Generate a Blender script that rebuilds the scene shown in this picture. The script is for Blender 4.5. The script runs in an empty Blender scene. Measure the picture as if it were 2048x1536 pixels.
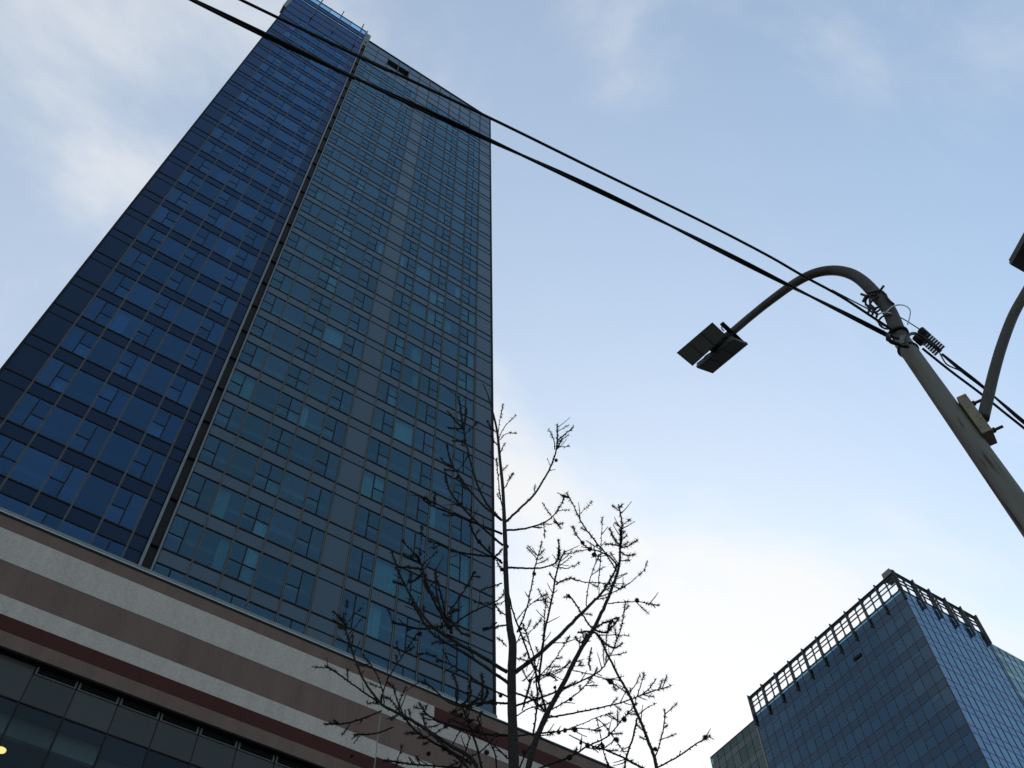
import bpy, math, random
from mathutils import Vector, Matrix
random.seed(7)
R_ = math.radians
S = bpy.context.scene
COL = S.collection

# ------------------------------------------------------------------ camera
CAMZ = 1.6
RX = Vector((0.83422738, -0.55102071, -0.02099653))     # picture right
DN = Vector((0.45563936, 0.71026914, -0.53657294))      # picture down
FW = Vector((0.31057599, 0.43805699, 0.84359269))       # looking direction
FPX = 1988.754
cam = bpy.data.cameras.new('camera')
cam.sensor_width = 36.0
cam.lens = FPX / 2048 * 36
cam.clip_start = 0.05
cam.clip_end = 6000
camo = bpy.data.objects.new('camera', cam)
COL.objects.link(camo)
camo.matrix_world = Matrix(((RX.x, -DN.x, -FW.x, 0), (RX.y, -DN.y, -FW.y, 0), (RX.z, -DN.z, -FW.z, CAMZ), (0, 0, 0, 1)))
S.camera = camo
S.render.resolution_x, S.render.resolution_y = 1024, 768

# ------------------------------------------------------------------ sky, sun, exposure
SUN_AZ, SUN_EL = R_(44), R_(26)          # azimuth from +Y towards +X
SUND = Vector((math.sin(SUN_AZ) * math.cos(SUN_EL), math.cos(SUN_AZ) * math.cos(SUN_EL), math.sin(SUN_EL)))
w = bpy.data.worlds.new('World')
S.world = w
w.use_nodes = True
nt = w.node_tree
nt.nodes.clear()
N = lambda t, **k: _node(nt, t, **k)
def _node(tree, t, **k):
    n = tree.nodes.new(t)
    for a, v in k.items():
        setattr(n, a, v)
    return n
def mth(tree, op, a, b=None, c=None, clamp=False):
    n = tree.nodes.new('ShaderNodeMath')
    n.operation = op
    n.use_clamp = clamp
    for i, v in enumerate((a, b, c)):
        if v is None:
            continue
        if isinstance(v, (int, float)):
            n.inputs[i].default_value = v
        else:
            tree.links.new(v, n.inputs[i])
    return n.outputs[0]
L = nt.links.new
sky = N('ShaderNodeTexSky', sky_type='NISHITA')
sky.sun_disc = False
sky.sun_elevation = SUN_EL
sky.sun_rotation = SUN_AZ
sky.air_density = 1.0
sky.dust_density = 0.35
sky.ozone_density = 1.0
tc = N('ShaderNodeTexCoord')
sep = N('ShaderNodeSeparateXYZ')
L(tc.outputs['Generated'], sep.inputs[0])
dz = mth(nt, 'ADD', mth(nt, 'MAXIMUM', sep.outputs[2], 0.0), 0.22)
px = mth(nt, 'DIVIDE', sep.outputs[0], dz)
py = mth(nt, 'DIVIDE', sep.outputs[1], dz)
cmb = N('ShaderNodeCombineXYZ')
L(px, cmb.inputs[0]); L(py, cmb.inputs[1])
mp = N('ShaderNodeMapping')
mp.inputs['Location'].default_value = (-6.1, -2.3, 0.0)
mp.inputs['Rotation'].default_value = (0, 0, R_(25))
mp.inputs['Scale'].default_value = (1.0, 1.35, 1.0)
L(cmb.outputs[0], mp.inputs[0])
n1 = N('ShaderNodeTexNoise')
n1.inputs['Scale'].default_value = 2.1
n1.inputs['Detail'].default_value = 9
n1.inputs['Roughness'].default_value = 0.56
n1.inputs['Distortion'].default_value = 0.35
L(mp.outputs[0], n1.inputs['Vector'])
# a bank of cloud lies on the +Y side of the sky, thicker towards the sun
dt = N('ShaderNodeVectorMath', operation='DOT_PRODUCT')
L(tc.outputs['Generated'], dt.inputs[0])
dt.inputs[1].default_value = SUND
cosun = mth(nt, 'MAXIMUM', dt.outputs['Value'], 0.0)
glow = mth(nt, 'POWER', cosun, 12.0)
veil = mth(nt, 'ADD', mth(nt, 'MULTIPLY', mth(nt, 'MAXIMUM', sep.outputs[1], 0.0), 0.34), 0.21)
dens = mth(nt, 'ADD', n1.outputs['Fac'], mth(nt, 'ADD', mth(nt, 'MULTIPLY', sep.outputs[1], 0.17), mth(nt, 'MULTIPLY', glow, 0.24)))
mr = N('ShaderNodeMapRange', interpolation_type='SMOOTHSTEP')
mr.inputs['From Min'].default_value = 0.52
mr.inputs['From Max'].default_value = 0.76
L(dens, mr.inputs['Value'])
cover = mth(nt, 'ADD', mth(nt, 'ADD', veil, mth(nt, 'MULTIPLY', glow, 0.62)), mth(nt, 'MULTIPLY', mr.outputs[0], 0.50), clamp=True)
# cloud light: even white, brighter where the sun stands behind the cloud
cb = mth(nt, 'ADD', mth(nt, 'MULTIPLY', glow, 0.9), 3.35)
ccol = N('ShaderNodeVectorMath', operation='SCALE')
ccol.inputs[0].default_value = (0.975, 0.992, 1.01)
L(cb, ccol.inputs['Scale'])
mixc = N('ShaderNodeMix', data_type='RGBA')
L(cover, mixc.inputs[0])
tint = N('ShaderNodeVectorMath', operation='MULTIPLY')
L(sky.outputs[0], tint.inputs[0])
tint.inputs[1].default_value = (0.97, 1.07, 1.02)
L(tint.outputs[0], mixc.inputs[6])
L(ccol.outputs[0], mixc.inputs[7])
bg = N('ShaderNodeBackground')
bg.inputs['Strength'].default_value = 0.13
L(mixc.outputs[2], bg.inputs['Color'])
wo = N('ShaderNodeOutputWorld')
L(bg.outputs[0], wo.inputs[0])

sl = bpy.data.lights.new('sun', 'SUN')
sl.energy = 1.5
sl.angle = R_(10)
sl.color = (1.0, 0.93, 0.84)
so = bpy.data.objects.new('sun', sl)
COL.objects.link(so)
so.rotation_euler = SUND.to_track_quat('Z', 'Y').to_euler()
so.location = SUND * 300

S.view_settings.view_transform = 'Standard'
S.view_settings.look = 'None'
S.view_settings.gamma = 1.0
S.view_settings.use_curve_mapping = False
S.view_settings.exposure = 1.0
S.render.engine = 'CYCLES'
S.cycles.transparent_max_bounces = 16
S.cycles.max_bounces = 8

# ------------------------------------------------------------------ helpers
def ray(x, y):
    """viewing direction of a point of the photograph (2048 x 1536)"""
    return (RX * ((x - 1024) / FPX) + DN * ((y - 768) / FPX) + FW)
def at_y(x, y, d):
    r = ray(x, y); r = r * (d / r.y); return Vector((r.x, r.y, r.z + CAMZ))
def at_z(x, y, z):
    r = ray(x, y); r = r * ((z - CAMZ) / r.z); return Vector((r.x, r.y, z))
def at_dir(x, y, h, s):
    """point at horizontal distance s measured along the level direction h"""
    r = ray(x, y); r = r * (s / r.dot(h)); return Vector((r.x, r.y, r.z + CAMZ))

def tag(o, label=None, cat=None, group=None, kind=None):
    if label: o['label'] = label
    if cat: o['category'] = cat
    if group: o['group'] = group
    if kind: o['kind'] = kind
    return o
def empty(name, loc=(0, 0, 0)):
    o = bpy.data.objects.new(name, None)
    COL.objects.link(o)
    o.location = loc
    o.empty_display_size = 0.2
    return o
class MB:
    def __init__(s):
        s.v, s.f = [], []
    def add(s, vs, fs):
        b = len(s.v)
        s.v += [tuple(p) for p in vs]
        s.f += [tuple(i + b for i in q) for q in fs]
    def box(s, x0, x1, y0, y1, z0, z1):
        s.add([(x0, y0, z0), (x1, y0, z0), (x1, y1, z0), (x0, y1, z0), (x0, y0, z1), (x1, y0, z1), (x1, y1, z1), (x0, y1, z1)],
              [(0, 3, 2, 1), (4, 5, 6, 7), (0, 1, 5, 4), (1, 2, 6, 5), (2, 3, 7, 6), (3, 0, 4, 7)])
    def obox(s, c, ax, ay, az):
        """box round centre c with half-axis vectors"""
        c = Vector(c)
        vs = [c + ax * i + ay * j + az * k for k in (-1, 1) for (i, j) in ((-1, -1), (1, -1), (1, 1), (-1, 1))]
        s.add(vs, [(0, 3, 2, 1), (4, 5, 6, 7), (0, 1, 5, 4), (1, 2, 6, 5), (2, 3, 7, 6), (3, 0, 4, 7)])
    def tube(s, pts, rad, n=8, cap=True):
        pts = [Vector(p) for p in pts]
        if not isinstance(rad, (list, tuple)):
            rad = [rad] * len(pts)
        b = len(s.v)
        prev = None
        for i, p in enumerate(pts):
            t = (pts[min(i + 1, len(pts) - 1)] - pts[max(i - 1, 0)])
            if t.length < 1e-9: t = Vector((0, 0, 1))
            t.normalize()
            if prev is None:
                a = t.orthogonal().normalized()
            else:
                a = prev - t * prev.dot(t)
                a = a.normalized() if a.length > 1e-6 else t.orthogonal().normalized()
            prev = a
            c = t.cross(a)
            for k in range(n):
                th = 2 * math.pi * k / n
                s.v.append(tuple(p + (a * math.cos(th) + c * math.sin(th)) * rad[i]))
        m = len(pts)
        for i in range(m - 1):
            for k in range(n):
                k2 = (k + 1) % n
                s.f.append((b + i * n + k, b + i * n + k2, b + (i + 1) * n + k2, b + (i + 1) * n + k))
        if cap:
            s.f.append(tuple(b + k for k in range(n - 1, -1, -1)))
            s.f.append(tuple(b + (m - 1) * n + k for k in range(n)))
    def build(s, name, mat, parent=None, smooth=False, bevel=0.0):
        me = bpy.data.meshes.new(name)
        me.from_pydata(s.v, [], s.f)
        me.validate()
        if mat: me.materials.append(mat)
        if smooth:
            me.polygons.foreach_set('use_smooth', [True] * len(me.polygons))
        me.update()
        o = bpy.data.objects.new(name, me)
        COL.objects.link(o)
        if parent:
            o.parent = parent
        if bevel:
            m = o.modifiers.new('bevel', 'BEVEL'); m.width = bevel; m.segments = 2; m.limit_method = 'ANGLE'
        return o
_cube = {}
def piece(name, parent, x0, x1, y0, y1, z0, z1, mat):
    """one box-shaped piece; alike pieces share their mesh (parent stands at the origin)"""
    if mat.name not in _cube:
        m = MB(); m.box(-.5, .5, -.5, .5, -.5, .5)
        me = bpy.data.meshes.new('panel_' + mat.name); me.from_pydata(m.v, [], m.f); me.materials.append(mat); me.update()
        _cube[mat.name] = me
    o = bpy.data.objects.new(name, _cube[mat.name])
    o.location = ((x0 + x1) / 2, (y0 + y1) / 2, (z0 + z1) / 2)
    o.scale = (x1 - x0, y1 - y0, z1 - z0)
    COL.objects.link(o)
    o.parent = parent
    return o
def smooth_path(p, k=5):
    """Catmull-Rom through p"""
    out = []
    n = len(p)
    for i in range(n - 1):
        a, b, c, d = p[max(i - 1, 0)], p[i], p[i + 1], p[min(i + 2, n - 1)]
        for j in range(k):
            t = j / k
            out.append(tuple(0.5 * ((2 * b[q]) + (-a[q] + c[q]) * t + (2 * a[q] - 5 * b[q] + 4 * c[q] - d[q]) * t * t + (-a[q] + 3 * b[q] - 3 * c[q] + d[q]) * t ** 3) for q in range(len(b))))
    out.append(tuple(p[-1]))
    return out

# ------------------------------------------------------------------ materials
def newmat(name):
    m = bpy.data.materials.new(name)
    m.use_nodes = True
    m.node_tree.nodes.clear()
    return m, m.node_tree
def rand_val(t, lo, hi):
    """per piece value: object random plus mesh-island random"""
    oi = t.nodes.new('ShaderNodeObjectInfo')
    ge = t.nodes.new('ShaderNodeNewGeometry')
    r = mth(t, 'FRACT', mth(t, 'ADD', oi.outputs['Random'], ge.outputs['Random Per Island']))
    return mth(t, 'ADD', mth(t, 'MULTIPLY', r, hi - lo), lo), r
def scaled(t, col, fac):
    v = t.nodes.new('ShaderNodeVectorMath'); v.operation = 'SCALE'
    v.inputs[0].default_value = col
    t.links.new(fac, v.inputs['Scale'])
    return v.outputs[0]
def wave_normal(t, strength, scale, tilt=0.02):
    """slight roller-wave in each sheet plus a small tilt of its own per pane"""
    ge = t.nodes.new('ShaderNodeNewGeometry')
    n = t.nodes.new('ShaderNodeTexNoise'); n.inputs['Scale'].default_value = scale; n.inputs['Detail'].default_value = 2
    t.links.new(ge.outputs['Position'], n.inputs['Vector'])
    b = t.nodes.new('ShaderNodeBump'); b.inputs['Strength'].default_value = strength; b.inputs['Distance'].default_value = 0.02
    t.links.new(n.outputs['Fac'], b.inputs['Height'])
    oi = t.nodes.new('ShaderNodeObjectInfo')
    r = mth(t, 'FRACT', mth(t, 'ADD', oi.outputs['Random'], ge.outputs['Random Per Island']))
    wn = t.nodes.new('ShaderNodeTexWhiteNoise'); wn.noise_dimensions = '1D'
    t.links.new(mth(t, 'MULTIPLY', r, 917.0), wn.inputs['W'])
    v = t.nodes.new('ShaderNodeVectorMath'); v.operation = 'MULTIPLY_ADD'
    v.inputs[1].default_value = (tilt,) * 3; v.inputs[2].default_value = (-tilt / 2,) * 3
    t.links.new(wn.outputs['Color'], v.inputs[0])
    ad = t.nodes.new('ShaderNodeVectorMath'); ad.operation = 'ADD'
    t.links.new(b.outputs[0], ad.inputs[0]); t.links.new(v.outputs[0], ad.inputs[1])
    nm = t.nodes.new('ShaderNodeVectorMath'); nm.operation = 'NORMALIZE'
    t.links.new(ad.outputs[0], nm.inputs[0])
    return nm.outputs[0]
def glass_mat(name, refl, trans, ior, rough=0.03, lo=0.85, hi=1.1, tilt=0.02):
    """coated glazing: tinted mirror over a tinted see-through pane"""
    m, t = newmat(name)
    out = t.nodes.new('ShaderNodeOutputMaterial')
    fr = t.nodes.new('ShaderNodeFresnel'); fr.inputs['IOR'].default_value = ior
    v, r = rand_val(t, lo, hi)
    nrm = wave_normal(t, 0.12, 0.7, tilt)
    t.links.new(nrm, fr.inputs['Normal'])
    gl = t.nodes.new('ShaderNodeBsdfGlossy'); gl.inputs['Roughness'].default_value = rough
    t.links.new(scaled(t, refl, v), gl.inputs['Color']); t.links.new(nrm, gl.inputs['Normal'])
    tr = t.nodes.new('ShaderNodeBsdfTransparent')
    t.links.new(scaled(t, trans, v), tr.inputs['Color'])
    mx = t.nodes.new('ShaderNodeMixShader')
    gb = t.nodes.new('ShaderNodeNewGeometry')          # the pane's inner face does not mirror a second time
    fac = mth(t, 'MULTIPLY', fr.outputs[0], mth(t, 'SUBTRACT', 1.0, gb.outputs['Backfacing']))
    t.links.new(fac, mx.inputs[0]); t.links.new(tr.outputs[0], mx.inputs[1]); t.links.new(gl.outputs[0], mx.inputs[2])
    t.links.new(mx.outputs[0], out.inputs[0])
    return m
def panel_mat(name, col, refl, ior, rough=0.08, lo=0.85, hi=1.15):
    """back-painted opaque glass: dull body colour under a tinted mirror coat"""
    m, t = newmat(name)
    out = t.nodes.new('ShaderNodeOutputMaterial')
    fr = t.nodes.new('ShaderNodeFresnel'); fr.inputs['IOR'].default_value = ior
    v, r = rand_val(t, lo, hi)
    nrm = wave_normal(t, 0.12, 0.7)
    t.links.new(nrm, fr.inputs['Normal'])
    gl = t.nodes.new('ShaderNodeBsdfGlossy'); gl.inputs['Roughness'].default_value = rough
    gl.inputs['Color'].default_value = (*refl, 1); t.links.new(nrm, gl.inputs['Normal'])
    df = t.nodes.new('ShaderNodeBsdfDiffuse')
    t.links.new(scaled(t, col, v), df.inputs['Color'])
    mx = t.nodes.new('ShaderNodeMixShader')
    t.links.new(fr.outputs[0], mx.inputs[0]); t.links.new(df.outputs[0], mx.inputs[1]); t.links.new(gl.outputs[0], mx.inputs[2])
    t.links.new(mx.outputs[0], out.inputs[0])
    return m
def pbr(name, col, rough=0.6, metal=0.0, var=0.12, scale=3.0, bump=0.0, bscale=60.0, col2=None, stain=0.0, streak=False, spec=0.12, speck=0.0):
    m, t = newmat(name)
    out = t.nodes.new('ShaderNodeOutputMaterial')
    p = t.nodes.new('ShaderNodeBsdfPrincipled')
    p.inputs['Roughness'].default_value = rough
    p.inputs['Metallic'].default_value = metal
    p.inputs['Specular IOR Level'].default_value = spec
    ge = t.nodes.new('ShaderNodeNewGeometry')
    n = t.nodes.new('ShaderNodeTexNoise'); n.inputs['Scale'].default_value = scale; n.inputs['Detail'].default_value = 6; n.inputs['Roughness'].default_value = 0.6
    vec = ge.outputs['Position']
    if streak:
        mpp = t.nodes.new('ShaderNodeMapping'); mpp.inputs['Scale'].default_value = (1, 1, 0.12)
        t.links.new(vec, mpp.inputs[0]); vec = mpp.outputs[0]
    t.links.new(vec, n.inputs['Vector'])
    f = mth(t, 'ADD', mth(t, 'MULTIPLY', mth(t, 'SUBTRACT', n.outputs['Fac'], 0.5), var * 4), 1.0)
    if speck:
        ns = t.nodes.new('ShaderNodeTexNoise'); ns.inputs['Scale'].default_value = 7.0; ns.inputs['Detail'].default_value = 5; ns.inputs['Roughness'].default_value = 0.8
        t.links.new(ge.outputs['Position'], ns.inputs['Vector'])
        f = mth(t, 'ADD', f, mth(t, 'MULTIPLY', mth(t, 'SUBTRACT', ns.outputs['Fac'], 0.5), speck))
    c = scaled(t, col, f)
    if col2 is not None:
        mrn = t.nodes.new('ShaderNodeMapRange')
        mrn.inputs['From Min'].default_value = 0.58 - stain; mrn.inputs['From Max'].default_value = 0.72 - stain
        n2 = t.nodes.new('ShaderNodeTexNoise'); n2.inputs['Scale'].default_value = scale * 2.3; n2.inputs['Detail'].default_value = 8
        t.links.new(vec, n2.inputs['Vector']); t.links.new(n2.outputs['Fac'], mrn.inputs['Value'])
        mx = t.nodes.new('ShaderNodeMix'); mx.data_type = 'RGBA'
        t.links.new(mrn.outputs[0], mx.inputs[0]); t.links.new(c, mx.inputs[6]); mx.inputs[7].default_value = (*col2, 1)
        c = mx.outputs[2]
    t.links.new(c, p.inputs['Base Color'])
    if bump:
        nb = t.nodes.new('ShaderNodeTexNoise'); nb.inputs['Scale'].default_value = bscale; nb.inputs['Detail'].default_value = 4
        t.links.new(ge.outputs['Position'], nb.inputs['Vector'])
        b = t.nodes.new('ShaderNodeBump'); b.inputs['Strength'].default_value = bump; b.inputs['Distance'].default_value = 0.02
        t.links.new(nb.outputs['Fac'], b.inputs['Height']); t.links.new(b.outputs[0], p.inputs['Normal'])
    t.links.new(p.outputs[0], out.inputs[0])
    return m
M = {}
M['lw'] = glass_mat('blue_window_glass', (0.27, 0.58, 1.0), (0.40, 0.56, 0.78), 2.0, lo=0.80, hi=1.1)
M['ls'] = panel_mat('navy_spandrel_glass', (0.007, 0.011, 0.016), (0.32, 0.49, 0.86), 1.46)
M['rw'] = glass_mat('teal_window_glass', (0.38, 0.70, 0.92), (0.55, 0.76, 0.80), 1.98, lo=0.88, hi=1.05)
M['rs'] = panel_mat('grey_spandrel_glass', (0.034, 0.041, 0.044), (0.54, 0.70, 0.84), 1.75, lo=.92, hi=1.08)
M['slot'] = glass_mat('pale_slot_glass', (0.5, 0.75, 1.0), (0.55, 0.78, 0.95), 1.9)
M['frame'] = pbr('dark_window_frame', (0.011, 0.010, 0.010), 0.7, 0.0)
M['mull'] = pbr('grey_anodised_mullion', (0.16, 0.147, 0.132), 0.55, 0.2)
M['pil'] = pbr('satin_metal_pilaster', (0.15, 0.15, 0.155), 0.4, 0.5)
M['groove'] = pbr('dark_groove_panel', (0.022, 0.021, 0.020), 0.6, 0.1)
M['core'] = pbr('interior_dark', (0.06, 0.062, 0.065), 0.9)
M['slab'] = pbr('interior_slab', (0.30, 0.31, 0.31), 0.9)
M['curtain'] = pbr('curtain_cloth', (0.21, 0.235, 0.22), 0.9, var=0.08)
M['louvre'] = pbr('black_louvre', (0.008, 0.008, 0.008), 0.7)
M['coping'] = pbr('light_metal_coping', (0.36, 0.39, 0.41), 0.45, 0.3)
M['flash'] = pbr('grey_base_flashing', (0.15, 0.155, 0.15), 0.5, 0.3)
M['stw'] = pbr('white_render', (0.34, 0.283, 0.250), 0.9, speck=0.9, var=0.10, scale=2.2, bump=0.6, bscale=14, streak=True)
M['stb'] = pbr('brown_render', (0.118, 0.077, 0.062), 0.9, speck=0.5, var=0.15, scale=1.6, bump=0.4, bscale=14, streak=True)
M['stm'] = pbr('maroon_render', (0.048, 0.0155, 0.0135), 0.9, speck=0.5, var=0.10, scale=1.0, bump=0.4, bscale=14, streak=True)
M['gframe'] = pbr('grille_frame_metal', (0.070, 0.072, 0.070), 0.5, 0.2)
M['roof'] = pbr('roof_membrane', (0.16, 0.16, 0.16), 0.9)
M['pg'] = glass_mat('shop_glass', (0.60, 0.68, 0.70), (0.62, 0.68, 0.68), 1.5)
M['ps'] = panel_mat('shop_spandrel', (0.042, 0.041, 0.038), (0.5, 0.52, 0.52), 1.4)
M['asphalt'] = pbr('asphalt', (0.05, 0.05, 0.052), 0.9, bump=0.5, bscale=90)
M['paving'] = pbr('paving', (0.24, 0.235, 0.225), 0.9, bump=0.3, bscale=30)
M['paint'] = pbr('road_paint', (0.7, 0.7, 0.68), 0.8, var=0.2)
M['dirt'] = pbr('ground', (0.14, 0.13, 0.12), 0.95)
M['pole'] = pbr('weathered_painted_steel', (0.122, 0.106, 0.088), 0.6, 0.0, var=0.2, scale=9, col2=(0.052, 0.030, 0.018), stain=0.0, streak=True)
M['arm'] = pbr('weathered_dark_arm', (0.060, 0.050, 0.043), 0.6, 0.0, var=0.2, scale=8, col2=(0.035, 0.024, 0.018), stain=0.0)
M['plate'] = pbr('rusty_cream_plate', (0.17, 0.135, 0.095), 0.65, 0.0, var=0.2, scale=12, col2=(0.13, 0.055, 0.025), stain=0.02)
M['black'] = pbr('black_rubber', (0.010, 0.010, 0.010), 0.55)
M['clamp'] = pbr('dark_rusty_clamp', (0.035, 0.027, 0.023), 0.6, 0.3)
M['tie'] = pbr('pale_plastic_strap', (0.5, 0.52, 0.56), 0.35)
M['lamph'] = pbr('lamp_housing', (0.075, 0.07, 0.063), 0.5, 0.3)
M['lens'] = pbr('dark_led_lens', (0.085, 0.078, 0.066), 0.25)
M['bark'] = pbr('larch_bark', (0.030, 0.024, 0.020), 0.95, var=0.3, scale=22, bump=0.9, bscale=90)
M['twig'] = pbr('larch_twig', (0.013, 0.009, 0.008), 0.9, var=0.25, scale=30)
M['cone'] = pbr('larch_cone', (0.014, 0.009, 0.007), 0.9, var=0.25, scale=60)
# right-hand office block
M['bw'] = glass_mat('office_sky_lit_glass', (0.54, 0.80, 1.0), (0.16, 0.28, 0.36), 3.2, lo=.96, hi=1.03, tilt=.008)  # lit copy of the office glass: brighter sky reflection built into this face
M['bs'] = panel_mat('office_sky_lit_spandrel', (0.012, 0.018, 0.03), (0.54, 0.72, 1.0), 3.1)  # lit copy of the office spandrel, mirror raised the same way
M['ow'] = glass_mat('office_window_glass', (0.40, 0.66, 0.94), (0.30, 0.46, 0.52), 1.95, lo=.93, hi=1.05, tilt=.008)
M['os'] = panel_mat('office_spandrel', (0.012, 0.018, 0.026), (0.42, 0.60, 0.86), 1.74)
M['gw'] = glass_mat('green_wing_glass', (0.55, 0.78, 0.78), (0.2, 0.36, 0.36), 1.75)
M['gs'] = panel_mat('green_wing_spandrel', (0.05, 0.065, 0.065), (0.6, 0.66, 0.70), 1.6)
M['tw'] = glass_mat('teal_wing_sky_lit_glass', (0.62, 0.90, 0.92), (0.2, 0.36, 0.36), 3.0)  # lit copy of the green wing glass, stronger sky reflection put in
M['ts'] = panel_mat('teal_wing_sky_lit_spandrel', (0.05, 0.065, 0.065), (0.75, 0.92, 0.95), 3.4)  # same body colour as the green spandrel, its mirror raised to look sky-lit
M['omull'] = pbr('brown_mullion', (0.060, 0.050, 0.052), 0.5, 0.3)
M['steel'] = pbr('dark_roof_steel', (0.060, 0.062, 0.068), 0.5, 0.3)
m_, t_ = newmat('lit_lamp')
e_ = t_.nodes.new('ShaderNodeEmission'); e_.inputs['Color'].default_value = (1.0, 0.74, 0.22, 1); e_.inputs['Strength'].default_value = 1.6
o_ = t_.nodes.new('ShaderNodeOutputMaterial'); t_.links.new(e_.outputs[0], o_.inputs[0])
M['lit'] = m_

# ------------------------------------------------------------------ ground
def sheet(name, x0, x1, y0, y1, z, mat):
    m = MB(); m.add([(x0, y0, z), (x1, y0, z), (x1, y1, z), (x0, y1, z)], [(0, 1, 2, 3)])
    return tag(m.build(name, mat), kind='structure')
sheet('ground', -3000, 3000, -3000, 3000, -0.16, M['dirt'])
sheet('road', -400, 400, -16.0, -2.0, -0.13, M['asphalt'])
m = MB(); m.box(-400, 400, -1.7, 33.0, -0.15, 0.0); tag(m.build('pavement', M['paving']), kind='structure')
m = MB(); m.box(-400, 400, -2.0, -1.7, -0.15, 0.012); tag(m.build('kerb', M['paving'], None), kind='structure')
rm = MB()
for i in range(-40, 40):
    rm.add([(i * 8, -9.1, -0.126), (i * 8 + 3, -9.1, -0.126), (i * 8 + 3, -8.95, -0.126), (i * 8, -8.95, -0.126)], [(0, 1, 2, 3)])
tag(rm.build('road_marking', M['paint']), kind='structure')

# ------------------------------------------------------------------ facade builder
class Quota:
    """the first 300 of a part become objects, the rest one joined mesh"""
    def __init__(s, parent, name, stuffname, limit=300):
        s.p, s.n, s.sn, s.l, s.items = parent, name, stuffname, limit, []
    def add(s, key, box, mat):
        s.items.append((key, box, mat))
    def flush(s):
        s.items.sort(key=lambda q: q[0])
        for k, b, mt in s.items[:s.l]:
            piece(s.n, s.p, *b, mt)
        rest = {}
        for k, b, mt in s.items[s.l:]:
            rest.setdefault(mt.name, (mt, MB()))[1].box(*b)
        for mt, mb in rest.values():
            tag(mb.build(s.sn, mt, s.p), kind='stuff')

# ------------------------------------------------------------------ glass tower
TZ = CAMZ
tower = tag(empty('glass_tower'), 'tall blue glass tower with a dark vertical groove rising above the striped base', 'building')
FH, SP, SILL0 = 3.315, 0.93, 34.61 + TZ
qp = Quota(tower, 'window_pane', 'upper_window_panes')
qs = Quota(tower, 'spandrel_panel', 'upper_spandrel_panels')
bars = MB()
curt = []
rnd = random.Random(3)
YR, YL = 34.0, 33.8
def section(x0, xs, kinds, y, wmat, smat, kmin, kmax, left):
    for c, kd in enumerate(kinds):
        a, b = xs[c] + 0.03, xs[c + 1] - 0.03
        for k in range(kmin, kmax + 1):
            s = SILL0 + k * FH
            key = (k, c)
            qs.add(key, (a, b, y, y + 0.05, s - SP + 0.03, s - 0.03), smat)
            z0, z1 = s + 0.03, s + FH - SP - 0.03
            if kd == 'O':
                qs.add((k, c + .5), (a, b, y + 0.002, y + 0.052, z0, z1), smat)
                continue
            mid = (a + b) / 2
            zs = z0 + (z1 - z0) * 0.46
            if kd == 'F':
                rects = [(a, b, z0, z1)]
            elif kd == 'L2':
                rects = [(a, mid, z0, zs), (a, mid, zs, z1), (mid, b, z0, z1)]
            elif kd == 'R2':
                rects = [(a, mid, z0, z1), (mid, b, z0, zs), (mid, b, zs, z1)]
            else:
                rects = [(a, mid, z0, zs), (a, mid, zs, z1), (mid, b, z0, zs), (mid, b, zs, z1)]
            for q in rects:
                qp.add(key, (q[0] + .012, q[1] - .012, y + 0.01, y + 0.03, q[2] + .012, q[3] - .012), wmat)
            if kd != 'F':
                bars.box(mid - .032, mid + .032, y - 0.012, y + 0.05, z0, z1)
                if kd in ('L2', 'X4'): bars.box(a, mid - .03, y - 0.010, y + 0.05, zs - .028, zs + .028)
                if kd in ('R2', 'X4'): bars.box(mid + .03, b, y - 0.010, y + 0.05, zs - .028, zs + .028)
            # curtains behind some of the windows
            pr = 0.34 if (not left and c >= 6) else 0.16
            if k < 15 and rnd.random() < pr:
                u0, u1 = (a, b) if rnd.random() < .35 else ((a, a + (b - a) * rnd.uniform(.25, .6)) if rnd.random() < .5 else (b - (b - a) * rnd.uniform(.25, .6), b))
                curt.append((k, u0, u1, y + 0.25, s - 0.05, s + FH - SP + 0.05))
            elif kd == 'X4' and k < 16 and rnd.random() < .75:
                curt.append((k, mid + .02, b, y + 0.12, s, zs if k % 3 else z1))
CW = 1.5055
xr = [4.155 + CW * i for i in range(13)]
KR = ['L2', 'F', 'X4', 'F', 'L2', 'O', 'R2', 'F', 'R2', 'F', 'L2', 'O']
xl0, lw_ = -5.88, 1.434
xl = [xl0 + lw_ * i for i in range(7)] + [xl0 + lw_ * 6 + 0.72]
KL = ['O', 'R2', 'F', 'L2', 'F', 'L2', 'O']
section(0, xr, KR, YR, M['rw'], M['rs'], -1, 25, False)
section(0, xl, KL, YL, M['lw'], M['ls'], -1, 25, True)
qp.flush(); qs.flush()
tag(bars.build('casement_bars', M['frame'], tower), kind='stuff')
for i, (k, u0, u1, y, z0, z1) in enumerate(curt):
    m = MB()
    n = max(5, int((u1 - u0) / 0.09))
    vs = []
    for j in range(n + 1):
        x = u0 + (u1 - u0) * j / n
        yy = y + 0.035 * math.sin(j * 2.1 + i)
        vs += [(x, yy, z0), (x, yy, z1)]
    m.add(vs, [(2 * j, 2 * j + 2, 2 * j + 3, 2 * j + 1) for j in range(n)])
    m.build('curtain', M['curtain'], tower)
SM = (SILL0 + 26 * FH - SP)                 # underside of the plant floors
TOPR, TOPL = 128.7 + TZ, 131.4 + TZ
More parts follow.
